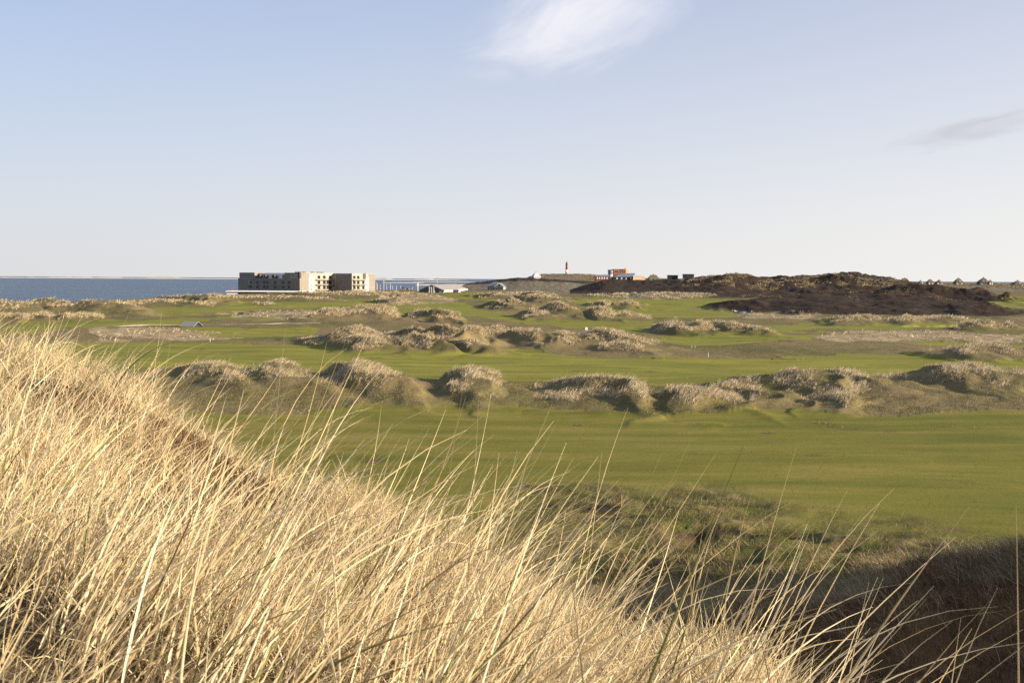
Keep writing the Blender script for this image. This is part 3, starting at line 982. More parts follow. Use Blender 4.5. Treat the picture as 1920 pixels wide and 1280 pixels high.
strip_land('far_island', [(-700, 8800), (860, 8800)], 900, isle_z, M_ISLE, 500, 10)
strip_land('beach', [(-700, 8500), (880, 8700)], 300, lambda px, v: 3.6 * math.sin(min(v * 3, 1) * 1.57) if v < 0.9 else 2.2, M_SAND, 300, 6)
strip_land('sandbank', [(712, 3450), (800, 3500)], 420, lambda px, v: 1.6 * math.sin(math.pi * min(v + .05, .97)), M_SAND, 60, 8)
strip_land('sandbank', [(770, 4300), (900, 4200)], 900, lambda px, v: 2.2 * math.sin(math.pi * min(v + .05, .97)), M_ISLE, 60, 8)
strip_land('shore_flat', [(775, 2350), (960, 2300)], 420, lambda px, v: 1.8 * math.sin(math.pi * min(v + .05, .97)), M_SAND, 60, 8)


def path_strip(name, pts, wid, m):
    P = []
    for (px, py) in pts:
        w = ray(px, py)
        t = (5.0 - CAMZ) / w[2]
        P.append(np.array([w[0] * t, w[1] * t]))
    P = np.array(P)
    seg = np.r_[0, np.cumsum(np.linalg.norm(np.diff(P, axis=0), axis=1))]
    s = np.linspace(0, seg[-1], max(8, int(seg[-1] / 1.0)))
    x, y = np.interp(s, seg, P[:, 0]), np.interp(s, seg, P[:, 1])
    tx, ty = np.gradient(x), np.gradient(y)
    l = np.hypot(tx, ty)
    nx_, ny_ = -ty / l, tx / l
    cols = []
    for o in (-1, -0.5, 0, 0.5, 1):
        ww = wid * (1 + 0.25 * fbm(s / 7, s * 0 + o, 2))
        xx, yy = x + nx_ * o * ww / 2, y + ny_ * o * ww / 2
        cols.append(np.stack([xx, yy, terrain(xx, yy) + 0.12], 1))
    V = np.stack(cols, 1)
    n = len(s)
    fs = [(i * 5 + j, i * 5 + j + 1, (i + 1) * 5 + j + 1, (i + 1) * 5 + j) for i in range(n - 1) for j in range(4)]
    o = link_mesh(name, V.reshape(-1, 3), fs, m, smooth=True)
    o['kind'] = 'structure'


path_strip('path', [(216, 617), (260, 613), (330, 610), (400, 609), (480, 609), (600, 607)], 2.6, simple('sandy_path', (0.50, 0.41, 0.27), 0.95, 0.2, 0.5))
path_strip('path', [(1376, 583), (1384, 588), (1398, 591), (1412, 592.5)], 2.4, simple('gravel_path', (0.27, 0.255, 0.235), 0.95, 0.15, 0.5))

# ------------------------------------------------------------------ building materials
M_LARCH = simple('larch_boards', (0.25, 0.215, 0.175), 0.85, 0.16, 0.35, stripes=(0.2, 0.6))
M_PLASTER = simple('pale_plaster', (0.37, 0.325, 0.255), 0.85, 0.10, 0.4, stripes=(0.2, 0.22))
M_WHITE = simple('white_paint', (0.70, 0.69, 0.67), 0.6, 0.06, 0.6)
M_DGLASS = simple('dark_glass', (0.020, 0.024, 0.030), 0.15, 0.2, 0.8, spec=0.5)
M_BLACKWOOD = simple('black_boards', (0.022, 0.024, 0.032), 0.7, 0.3, 0.6)
M_GREYROOF = simple('pale_metal_roof', (0.25, 0.22, 0.19), 0.6, 0.08, 0.15)
M_BRICK = simple('red_brick', (0.27, 0.115, 0.07), 0.9, 0.2, 0.5)
M_SLATE = simple('blue_grey_roof', (0.13, 0.16, 0.20), 0.6, 0.2, 0.4)
M_THATCH = simple('dark_thatch', (0.105, 0.085, 0.065), 0.95, 0.35, 0.7)
M_PALETHATCH = simple('pale_thatch', (0.34, 0.35, 0.37), 0.95, 0.15, 0.6)
M_GREYWALL = simple('grey_render', (0.30, 0.30, 0.30), 0.9, 0.1, 0.5)
M_RED = simple('red_paint', (0.36, 0.022, 0.035), 0.6, 0.12, 0.4)
M_DARKMET = simple('dark_metal', (0.03, 0.03, 0.033), 0.5, 0.2, 0.8)
M_RUST = simple('dark_brown_panel', (0.075, 0.048, 0.036), 0.7, 0.2, 0.6)
M_CONC = simple('grey_concrete', (0.33, 0.32, 0.30), 0.9, 0.12, 0.4)
M_WOOD = simple('weathered_wood', (0.30, 0.17, 0.09), 0.85, 0.25, 4.0)


# ------------------------------------------------------------------ hotel
def build_hotel():
    K = np.array([xof(562, 720.0), 720.0])
    b, a = np.array([0.6, 0.8]), np.array([-0.8, 0.6])
    root = thing('hotel', 'large hotel of pale boarded blocks with rows of dark windows beside the sea', 'hotel', (K[0], K[1], 0.0), math.atan2(0.8, 0.6))

    def along(p0, dvec, px):          # metres along a wall where it crosses the column px
        k = (px - CX) / FPX
        return (k * p0[1] - p0[0]) / (dvec[0] - k * dvec[1])

    La = along(K, a, 447)
    Lb1 = along(K, b, 625)
    I = K + b * Lb1
    Lc = along(I, -a, 660)
    Jc = I - a * Lc
    Lb2 = along(Jc, b, 703)
    zb, zm, zt = 4.0, 15.9, 20.2
    XE = Lb1 + Lb2
    # bodies
    MB().box(0, 17, 16, La, zb, zm).build('seaward_wing', M_LARCH, root)
    MB().box(0, Lb1, 0, 16, zb, zt).build('corner_block', M_PLASTER, root)
    MB().box(Lb1, XE, -Lc, 16, zb, zt - 0.25).build('projecting_block', M_PLASTER, root)
    # boarded cladding skins on the wall planes
    MB().box(-0.12, 0, 0, 16, zb, zt).box(-0.12, 0, 16, La, zb, zm).build('cladding', M_LARCH, root)
    MB().box(Lb1 - 0.12, Lb1, -Lc, -3.0, zb, zt - 0.25).build('cladding', M_LARCH, root)
    yb0 = along(K, b, 593)
    yb1 = Lb1
    MB().box(0.0, along(K, b, 580), -0.10, 0, zb, zt).build('cladding', M_LARCH, root)
    # roofs with parapet coping
    MB().box(-0.3, 17.2, 16, La + 0.2, zm, zm + 0.35).build('roof', M_CONC, root)
    MB().box(-0.3, Lb1, -0.3, 16.2, zt, zt + 0.3).build('roof', M_CONC, root)
    MB().box(Lb1 - 0.3, XE + 0.3, -Lc - 0.3, 16.2, zt - 0.25, zt + 0.05).build('roof', M_CONC, root)
    # penthouse at the far left end, white wall between added for the bright sky
    yl0, yl1 = along(K, a, 477), La
    MB().box(0.3, 12, yl0, yl1 - 1.0, zm + 0.35, zt + 0.4).build('penthouse', M_LARCH, root)
    MB().box(4.5, 5.0, 16, yl0, zm + 0.35, zt - 0.2).box(4.5, 14, 16, yl0, zt - 0.2, zt + 0.1).build('sky_white_wall', M_WHITE, root)
    for px, hh, w in ((484, 3.0, 2.6), (495, 2.6, 1.8), (511, 2.7, 3.2), (531, 2.8, 3.6)):
        y = along(K, a, px)
        MB().box(0.6, 3.4, y - w / 2, y + w / 2, zm + 0.35, zm + 0.35 + hh).build('roof_box', M_RUST if px != 531 else M_LARCH, root)
    for px in (566, 579, 595, 606, 612):
        x = along(K, b, px)
        MB().box(x - 1.2, x + 1.2, 4, 6, zt + 0.3, zt + 0.95).build('roof_vent', M_DARKMET, root)
    MB().box(-0.35, 1.2, -0.35, 1.6, zt - 3.6, zt + 1.0).build('corner_panel', M_RUST, root)

    # wall A1: recessed dark windows
    def win_x(xw, y, z, w, h, frame=False):      # on a plane x = xw facing -x
        f = MB()
        f.box(xw - 0.05, xw, y - w / 2 - 0.2, y + w / 2 + 0.2, z - h / 2 - 0.2, z - h / 2)
        f.box(xw - 0.05, xw, y - w / 2 - 0.2, y + w / 2 + 0.2, z + h / 2, z + h / 2 + 0.2)
        f.box(xw - 0.05, xw, y - w / 2 - 0.2, y - w / 2, z - h / 2, z + h / 2)
        f.box(xw - 0.05, xw, y + w / 2, y + w / 2 + 0.2, z - h / 2, z + h / 2)
        o = f.build('window', M_DARKMET if not frame else M_WHITE, root)
        MB().box(xw - 0.02, xw, y - w / 2, y + w / 2, z - h / 2, z + h / 2).build('pane', M_DGLASS, o)

    def win_y(yw, x, z, w, h, white=False):      # on a plane y = yw facing -y
        f = MB()
        e = 0.25 if not white else 0.9
        f.box(x - w / 2 - e, x + w / 2 + e, yw - 0.06, yw, z - h / 2 - e, z - h / 2)
        f.box(x - w / 2 - e, x + w / 2 + e, yw - 0.06, yw, z + h / 2, z + h / 2 + e)
        f.box(x - w / 2 - e, x - w / 2, yw - 0.06, yw, z - h / 2, z + h / 2)
        f.box(x + w / 2, x + w / 2 + e, yw - 0.06, yw, z - h / 2, z + h / 2)
        o = f.build('window', M_WHITE if white else M_PLASTER, root)
        MB().box(x - w / 2, x + w / 2, yw - 0.025, yw, z - h / 2, z + h / 2).build('pane', M_DGLASS if not white else M_SLATE, o)

    for px in (470, 483, 496, 502, 516, 531, 542):
        y = along(K, a, px)
        for z in (13.3, 10.0):
            win_x(-0.12, y, z, 2.4 if px != 502 else 1.6, 1.5)
    for px in (468, 547, 553, 557):
        y = along(K, a, px)
        win_x(-0.12, y, 18.0 if px > 500 else 13.2, 0.9, 2.2, True)
    zrow = (17.4, 13.5, 9.8)
    for px in (598, 608, 619):
        x = along(K, b, px)
        for z in zrow:
            win_y(0, x, z, 2.7, 2.3)
    for px, zz in ((583, (15.2, 11.6, 8.4)),):
        x = along(K, b, px)
        for z in zz:
            win_y(-0.10, x, z, 1.9, 2.3, True)
    for px in (660.8, 671):
        x = Lb1 + along(Jc, b, px + 0.5)
        x = max(x, Lb1 + 2.2)
        for z in zrow:
            win_y(-Lc, x, z, 2.7, 2.2)
    x = Lb1 + along(Jc, b, 681)
    for z in zrow[1:]:
        win_y(-Lc, x, z, 2.4, 2.2)
    x = Lb1 + along(Jc, b, 688)
    for z in (15.0, 11.6, 8.4):
        win_y(-Lc, x, z, 1.6, 2.2, True)
    # balconies: slabs with boarded parapets under the dark windows
    x0, x1 = along(K, b, 592), Lb1 - 0.2
    for z in (15.3, 11.6, 7.9):
        o = MB().box(x0, x1, -1.5, -0.06, z - 0.25, z).build('balcony', M_CONC, root)
        MB().box(x0, x1, -1.56, -1.5, z - 0.3, z + 0.75).build('parapet', M_LARCH, o)
    x0, x1 = Lb1 + 0.8, Lb1 + along(Jc, b, 685)
    for z in (15.3, 11.6, 7.9):
        o = MB().box(x0, x1, -Lc - 1.4, -Lc - 0.06, z - 0.25, z).build('balcony', M_CONC, root)
        MB().box(x0, x1, -Lc - 1.46, -Lc - 1.4, z - 0.3, z + 0.75).build('parapet', M_LARCH, o)
    x = Lb1 + along(Jc, b, 683)
    MB().box(x - 1.6, x + 1.4, -Lc - 0.3, -Lc, zt - 4.0, zt + 0.15).build('corner_panel', M_RUST, root)
    # end wall cladding on the right
    MB().box(Lb1 + along(Jc, b, 691), XE + 0.1, -Lc - 0.1, -Lc, zb, zt - 0.25).build('cladding', M_LARCH, root)


build_hotel()


def build_pavilion():
    d = 650.0
    x0, x1 = xof(425, d), xof(561, d)
    z1, z0 = zof(490, 545.4, d), 5.0
    W = x1 - x0
    r = thing('pavilion', 'low white flat-roofed pavilion with a long dark glass front below the hotel', 'pavilion', (x0, d, 0))
    MB().box(0, W, 0, 16, z0, z1 - 0.6).build('wall', M_WHITE, r)
    MB().box(-0.4, W + 0.4, -1.2, 16.4, z1 - 0.6, z1).build('roof', M_WHITE, r)
    wa, wb = xof(446, d) - x0, xof(500, d) - x0
    f = MB().box(wa, wb, -0.12, 0, z1 - 2.9, z1 - 0.75).build('window', M_DGLASS, r)
    for i in range(1, 10):
        x = wa + (wb - wa) * i / 10
        MB().box(x - 0.08, x + 0.08, -0.2, -0.12, z1 - 2.9, z1 - 0.75).build('mullion', M_DARKMET, f)
    wa, wb = xof(508, d) - x0, xof(518, d) - x0
    MB().box(wa, wb, -0.12, 0, z1 - 2.5, z1 - 1.0).build('window', M_SLATE, r)


build_pavilion()


def build_hall():
    d = 720.0
    xl, xr = xof(786, d), xof(831, d)
    W = xr - xl
    za, ze, z0 = zof(808, 534.4, d), zof(808, 544.0, d), 4.0
    r = thing('boat_hall', 'long boat hall with black gable, white painted bars and pale roof', 'hall', ((xl + xr) / 2, d, 0), -math.atan2(12.5, 100))
    L = 100.0
    h = W / 2
    MB().prism_y([(-h, z0), (h, z0), (h, ze), (0, za), (-h, ze)], 0, 0.6).build('gable', M_BLACKWOOD, r)
    MB().box(h - 0.5, h, 0.6, L, z0, ze - 0.1).box(-h, -h + 0.5, 0.6, L, z0, ze - 0.1).prism_y([(-h, z0), (h, z0), (h, ze - 0.1), (0, za - 0.1), (-h, ze - 0.1)], L, L + 0.5).build('wall', M_GREYWALL, r)
    t = 0.35
    MB().prism_y([(0, za), (h + 0.8, ze - 0.35), (h + 0.8, ze - 0.35 + t), (0, za + t), (-h - 0.8, ze - 0.35 + t), (-h - 0.8, ze - 0.35)], 0.62, L + 1).build('roof', M_GREYROOF, r)
    MB().box(h + 0.82, h + 1.0, 0.7, L, ze - 0.9, ze - 0.05).build('gutter', M_WHITE, r)
    for k, px in enumerate((805.2, 809.2, 813.5)):
        x = (xof(px, d) - (xl + xr) / 2)
        zt_, zb_ = zof(px, 537.6, d), zof(px, 549.0, d)
        n = MB()
        n.box(x - 0.3, x + 0.3, -0.08, 0, zb_, zt_)
        n.box(x - 0.65, x + 0.65, -0.08, 0, zt_ - 0.5, zt_ + 0.02) if k == 0 else None
        n.box(x + 0.3, x + 0.8, -0.08, 0, zb_, zb_ + 1.3) if k == 2 else None
        n.box(x - 0.65, x - 0.3, -0.08, 0, zb_, zb_ + 0.9) if k == 0 else None
        n.build('painted_bar', M_WHITE, r)
    x = xof(826, d) - (xl + xr) / 2
    MB().box(x - 0.9, x + 0.9, -0.07, 0, z0 + 1.4, z0 + 4.0).build('door', M_SLATE, r)


build_hall()


def roof_hip(mb, w, dp, z0, z1, ridge):
    """hipped roof: eaves w x dp, ridge length along x"""
    a, b, r = w / 2, dp / 2, ridge / 2
    return mb.add([(-a, -b, z0), (a, -b, z0), (a, b, z0), (-a, b, z0), (-r, 0, z1), (r, 0, z1)],
                  [(0, 1, 5, 4), (1, 2, 5), (2, 3, 4, 5), (3, 0, 4), (3, 2, 1, 0)])


def build_gable_house():
    d = 800.0
    x0 = xof(936, d)
    z0, z1 = 4.0, zof(936, 531.0, d)
    ze = zof(936, 537.0, d)
    r = thing('gabled_house', 'cream house with white front gable and dark roof under the heath slope', 'house', (x0, d, 0), R(-12))
    w = xof(944.5, d) - xof(928, d)
    h = w / 2
    MB().prism_y([(-h, z0), (h, z0), (h, ze), (0, z1 - 0.3), (-h, ze)], 0, 8).build('wall', M_PLASTER, r)
    MB().prism_y([(-h - 0.5, ze - 0.5), (0, z1 - 0.28), (h + 0.5, ze - 0.5), (h + 0.5, ze), (0, z1 + 0.25), (-h - 0.5, ze)], -0.6, 8.5).build('gable_roof', M_SLATE, r)
    MB().prism_y([(-h - 0.5, ze - 0.5), (0, z1 - 0.28), (h + 0.5, ze - 0.5), (h + 0.5, ze), (0, z1 + 0.27), (-h - 0.5, ze)], -0.75, -0.61).build('bargeboard', M_WHITE, r)
    xl = xof(911, d) - x0
    # main range to the left with a steep dark roof
    MB().box(xl + 0.6, -h - 0.1, 1.5, 9, z0, ze - 0.4).build('wall', M_PLASTER, r)
    zt = zof(926, 528.5, d)
    MB().add([(xl, 1.0, ze - 0.6), (-h, 1.0, ze - 0.2), (-h, 9.8, ze - 0.2), (xl, 9.8, ze - 0.6), (xl + 5.0, 5.2, zt), (-h + 1.5, 5.2, zt)],
             [(0, 1, 5, 4), (1, 2, 5), (2, 3, 4, 5), (3, 0, 4), (3, 2, 1, 0)]).build('roof', M_SLATE, r)
    for x in (-2.4, -0.8, 0.8, 2.4):
        MB().box(x - 0.5, x + 0.5, -0.05, 0, z0 + 4.2, z0 + 5.8).build('window', M_DGLASS, r)
    MB().box(-0.5, 0.5, -0.05, 0, ze - 0.1, ze + 1.2).build('window', M_DGLASS, r)
    for k in range(4):
        x = xl + 1.6 + k * 2.0
        MB().box(x - 0.5, x + 0.5, 1.42, 1.5, z0 + 4.0, z0 + 5.8).build('window', M_DGLASS, r)


build_gable_house()


def build_peak_house():
    d = 1500.0
    z0 = zof(1005, 521, d) - 3
    z1 = zof(1005, 510.2, d)
    ze = zof(1005, 519.4, d)
    w = xof(1013.5, d) - xof(996.5, d)
    r = thing('thatched_house', 'house with tall pale grey peaked thatched roof on the crest left of the lighthouse', 'house', (xof(1005, d), d, 0), R(24))
    MB().box(-w * .4, w * .4, -w * .34, w * .34, z0, ze + 0.4).build('wall', M_GREYWALL, r)
    roof_hip(MB(), w, w * 0.85, ze, z1 - 0.3, 2.0).build('roof', M_PALETHATCH, r)
    MB().box(-0.6, 0.6, -0.6, 0.6, z1 - 1.5, z1 + 0.6).build('chimney', M_BRICK, r)


build_peak_house()


def build_lighthouse():
    d = 2000.0
    px = 1062.3
    x = xof(px, d)

    def z(py):
        return zof(px, py, d)
    r = thing('lighthouse', 'red and white banded lighthouse with dark lantern on the grassy ridge', 'lighthouse', (x, d, 0))
    MB().lathe([(2.9, z(517)), (2.8, z(511.4))]).build('base', M_BRICK, r, True)
    MB().lathe([(2.35, z(511.4)), (2.2, z(505.6))]).build('white_band', M_WHITE, r, True)
    MB().lathe([(2.22, z(505.6)), (2.05, z(497.4)), (2.05, z(496.2))]).build('red_band', M_RED, r, True)
    g = MB().lathe([(2.6, z(496.2)), (2.7, z(495.7)), (2.0, z(495.4))]).build('gallery', M_DARKMET, r)
    MB().lathe([(2.62, z(495.7)), (2.62, z(495.7) + 1.1), (2.5, z(495.7) + 1.1), (2.5, z(495.7))]).build('railing', M_DARKMET, g)
    MB().lathe([(1.75, z(495.4)), (1.7, z(493.6))]).build('watch_room', M_RED, r, True)
    MB().lathe([(1.3, z(493.6)), (1.3, z(492.4))]).build('lantern', M_DGLASS, r, True)
    MB().lathe([(1.6, z(492.4)), (1.3, z(491.5)), (0.5, z(491.0)), (0.12, z(490.2))]).build('dome', M_DARKMET, r, True)
    for zz in (499, 503, 508):
        MB().box(-0.35, 0.35, -2.32, -2.05, z(zz) - 0.5, z(zz) + 0.5).build('window', M_DGLASS, r)


build_lighthouse()


def build_brick():
    d = 1000.0
    X0 = xof(1165, d)

    def X(px):
        return xof(px, d) - X0

    def z(py):
        return zof(1165, py, d)
    zb = z(525) - 6
    r = thing('brick_building', 'orange brick building with round grey tower and low wings on the heath ridge', 'building', (X0, d, 0))
    # main block; its end wall has sunlight put into a lighter brick colour
    MB().box(X(1153), X(1176), 12, 26, zb, z(504.2)).build('main_block', M_BRICK, r)
    mb = MB()
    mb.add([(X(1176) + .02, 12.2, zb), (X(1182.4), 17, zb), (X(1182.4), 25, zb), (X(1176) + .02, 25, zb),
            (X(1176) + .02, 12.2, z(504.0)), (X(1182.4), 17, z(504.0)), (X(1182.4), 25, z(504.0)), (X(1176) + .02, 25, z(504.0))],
           [(0, 3, 2, 1), (4, 5, 6, 7), (0, 1, 5, 4), (1, 2, 6, 5), (2, 3, 7, 6), (3, 0, 4, 7)]).build('end_block', simple('lit_orange_brick', (0.42, 0.19, 0.09), 0.9, 0.15, 0.5), r)
    MB().box(X(1164), X(1172), 11.85, 12, z(505.8), z(504.4)).build('window_band', M_DARKMET, r)
    for px in (1156.5, 1160, 1166, 1170, 1173.5):
        MB().box(X(px) - 0.5, X(px) + 0.5, 11.9, 12, z(510.5), z(508.3)).build('window', M_DGLASS, r)
    MB().box(X(1174.4), X(1175.6), 16, 17, z(504.2), z(502.3)).build('chimney', M_DARKMET, r)
    # round tower
    cx = X(1146)
    t = MB().lathe([(2.5, zb), (2.5, z(507.4))], 24, cx, 8).build('tower', M_GREYWALL, r, True)
    MB().lathe([(2.9, z(507.4)), (2.9, z(506.2)), (2.0, z(505.6))], 24, cx, 8).build('tower_cap', M_DARKMET, t, False)
    MB().lathe([(2.56, z(513.5)), (2.56, z(508.5))], 24, cx, 8).build('tower_glazing', M_SLATE, t, True)
    # left low wing
    MB().box(X(1117), X(1143), 5, 16, zb, z(517)).build('left_wing', simple('dark_red_brick', (0.16, 0.07, 0.055), 0.9, 0.2, 0.5), r)
    MB().add([(X(1116), 4.2, z(517)), (X(1142), 4.2, z(517)), (X(1142), 16, z(514.6)), (X(1119), 16, z(514.6)), (X(1116), 4.2, z(517.4)), (X(1142), 4.2, z(517.4)), (X(1142), 16, z(515)), (X(1119), 16, z(515))],
             [(0, 1, 2, 3), (7, 6, 5, 4), (4, 5, 1, 0), (5, 6, 2, 1), (6, 7, 3, 2), (7, 4, 0, 3)]).build('left_roof', simple('light_grey_roof', (0.42, 0.42, 0.41), 0.5, 0.1, 0.4), r)
    for px in (1121, 1125, 1129.5, 1134, 1139):
        MB().box(X(px) - 0.55, X(px) + 0.55, 4.9, 5, z(523), z(519.6)).build('window', M_WHITE, r)
    # middle wing, slate roof
    MB().box(X(1151), X(1187), 4, 11.8, zb, z(518.6)).build('middle_wing', M_RUST, r)
    MB().add([(X(1150.5), 3.2, z(518.8)), (X(1187.5), 3.2, z(518.8)), (X(1194), 11.9, z(511.8)), (X(1168), 11.9, z(512.0)), (X(1150.5), 3.2, z(519.4)), (X(1187.5), 3.2, z(519.4)), (X(1194), 11.9, z(512.6)), (X(1168), 11.9, z(512.6))],
             [(0, 1, 2, 3), (7, 6, 5, 4), (4, 5, 1, 0), (5, 6, 2, 1), (6, 7, 3, 2), (7, 4, 0, 3)]).build('middle_roof', M_SLATE, r)
    for k in range(8):
        x = X(1153.5 + k * 4.3)
        MB().box(x - 0.6, x + 0.6, 3.9, 4, z(523.4), z(520.2)).build('window', M_WHITE if k % 2 else M_DGLASS, r)
    # right orange wing, turned to the sun, in the same lit brick colour
    mb = MB()
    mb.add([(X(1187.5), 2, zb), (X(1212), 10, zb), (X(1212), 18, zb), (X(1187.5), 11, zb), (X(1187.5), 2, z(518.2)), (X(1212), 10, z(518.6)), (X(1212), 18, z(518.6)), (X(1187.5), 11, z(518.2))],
           [(0, 3, 2, 1), (4, 5, 6, 7), (0, 1, 5, 4), (1, 2, 6, 5), (2, 3, 7, 6), (3, 0, 4, 7)]).build('right_wing', bpy.data.materials['lit_orange_brick'], r)
    mb = MB()
    mb.add([(X(1187), 1.2, z(518.0)), (X(1212.6), 9.4, z(518.5)), (X(1212.6), 18, z(517.6)), (X(1190), 11.6, z(516.0)), (X(1187), 1.2, z(517.5)), (X(1212.6), 9.4, z(518.0)), (X(1208), 18, z(516.8)), (X(1192), 11.6, z(515.6))],
           [(0, 3, 2, 1), (4, 5, 6, 7), (0, 1, 5, 4), (1, 2, 6, 5), (2, 3, 7, 6), (3, 0, 4, 7)]).build('right_roof', M_PLASTER, r)
    for k in range(4):
        f = 0.12 + k * 0.17
        xx, yy = X(1187.5) + (X(1212) - X(1187.5)) * f, 2 + 8 * f - 0.12
        MB().box(xx - 0.6, xx + 0.6, yy, yy + 0.3, z(523.2), z(520.2)).build('window', M_WHITE, r)


build_brick()


M_COTTAGE = simple('brown_grey_wall', (0.13, 0.12, 0.11), 0.9, 0.15, 0.5)


def cottage(px, pyt, w_px, d, label, hip, dorm=0, rot=0, group='thatched cottages along the skyline', mroof=None, eave=529.5, wall=None):
    w = w_px * d / FPX
    x = xof(px, d)
    zt = zof(px, pyt, d)
    ze = zof(px, eave, d)
    r = thing('thatched_cottage', label, 'cottage', (x, d, ze), rot, group)
    H = zt - ze
    dp = w * 0.75
    MB().box(-w * .42, w * .42, -dp * .40, dp * .40, -7, 0.35).build('wall', wall or M_COTTAGE, r)
    rf = roof_hip(MB(), w, dp, -0.3, H, w * hip).build('roof', mroof or M_THATCH, r)
    MB().box(-0.45, 0.45, -0.45, 0.45, H - 0.6, H + 0.7).build('chimney', M_BRICK, rf)
    for k in range(dorm):
        u = (k - (dorm - 1) / 2) * w * 0.28
        yb = -dp * 0.5 + dp * 0.5 * 0.25
        f = MB().box(u - 0.9, u + 0.9, yb - 0.9, yb + 1.6, H * 0.18, H * 0.18 + 1.3).build('dormer', M_WHITE, rf)
        f.parent = r
        MB().box(u - 0.6, u + 0.6, yb - 0.95, yb - 0.9, H * 0.18 + 0.2, H * 0.18 + 1.1).build('pane', M_DGLASS, f)
    for u in (-0.25, 0.25):
        MB().box(w * u - 0.6, w * u + 0.6, -dp * .40 - 0.06, -dp * .40, -1.9, -0.5).build('window', M_WHITE, r)
    return r


cottage(1225, 515.2, 23, 860, 'thatched house with broad rounded roof right of the orange brick building', 0.45, 0, 0.1, None, simple('olive_thatch', (0.10, 0.095, 0.055), 0.95, 0.35, 0.6), 523.5)
for a in (
    (1696, 521.9, 18, 'broad thatched cottage with white dormers right behind the highest heather hump', 0.45, 2, 0.0),
    (1726, 526.0, 9, 'smallest thatched cottage standing alone left of a close pair', 0.05, 0, 0.3),
    (1744, 524.4, 13, 'dark hipped thatched cottage at the left of a close pair', 0.4, 0, 0.1),
    (1761, 525.0, 15, 'steep thatched cottage at the right of a close pair', 0.04, 1, 0.05),
    (1797, 522.0, 17, 'thatched cottage alone between the close pair and the biggest cottage', 0.25, 1, 0.1),
    (1844, 520.8, 22, 'biggest and tallest thatched cottage with white dormers on the skyline', 0.1, 2, 0.0),
    (1857, 525.5, 9, 'little thatched cottage tight against the right of the biggest one', 0.05, 0, 0.2),
    (1908, 526.0, 22, 'wide thatched cottage with pointed roof at the right edge of the photo', 0.04, 1, 0.1),
):
    cottage(a[0], a[1] - 0.5, a[2], 1300 if a[0] != 1857 else 1288, a[3], a[4], a[5], a[6], eave=529.6 if a[0] < 1880 else 532.5)


def dark_cabin(px0, px1, pyt, pyb, d, label):
    x0, x1 = xof(px0, d), xof(px1, d)
    zt, zb = zof(px0, pyt, d), zof(px0, pyb, d)
    W = x1 - x0
    r = thing('dark_cabin', label, 'cabin', (x0, d, zb), 0, 'dark cabins on the heath skyline')
    MB().prism_y([(0.5, -5), (W - 0.2, -5), (W - 0.2, zt - zb - 0.5), (0.5, zt - zb - 0.5)], 0.3, 6).build('wall', M_BLACKWOOD, r)
    MB().prism_y([(-0.1, zt - zb - 0.48), (W + 0.1, zt - zb - 0.48), (W + 0.1, zt - zb), (0.1, zt - zb)], -0.2, 6.5).build('roof', M_DARKMET, r)
    for f in (0.3, 0.7):
        MB().box(W * f - 0.7, W * f + 0.7, 0.22, 0.3, 0.8, 2.0).build('window', M_DGLASS, r)


dark_cabin(1252, 1271.7, 515.6, 523.5, 835, 'dark flat cabin on the skyline, the left and lower of two')
dark_cabin(1281, 1301.6, 513.7, 521.0, 832, 'dark flat cabin on the skyline, the right and higher of two')


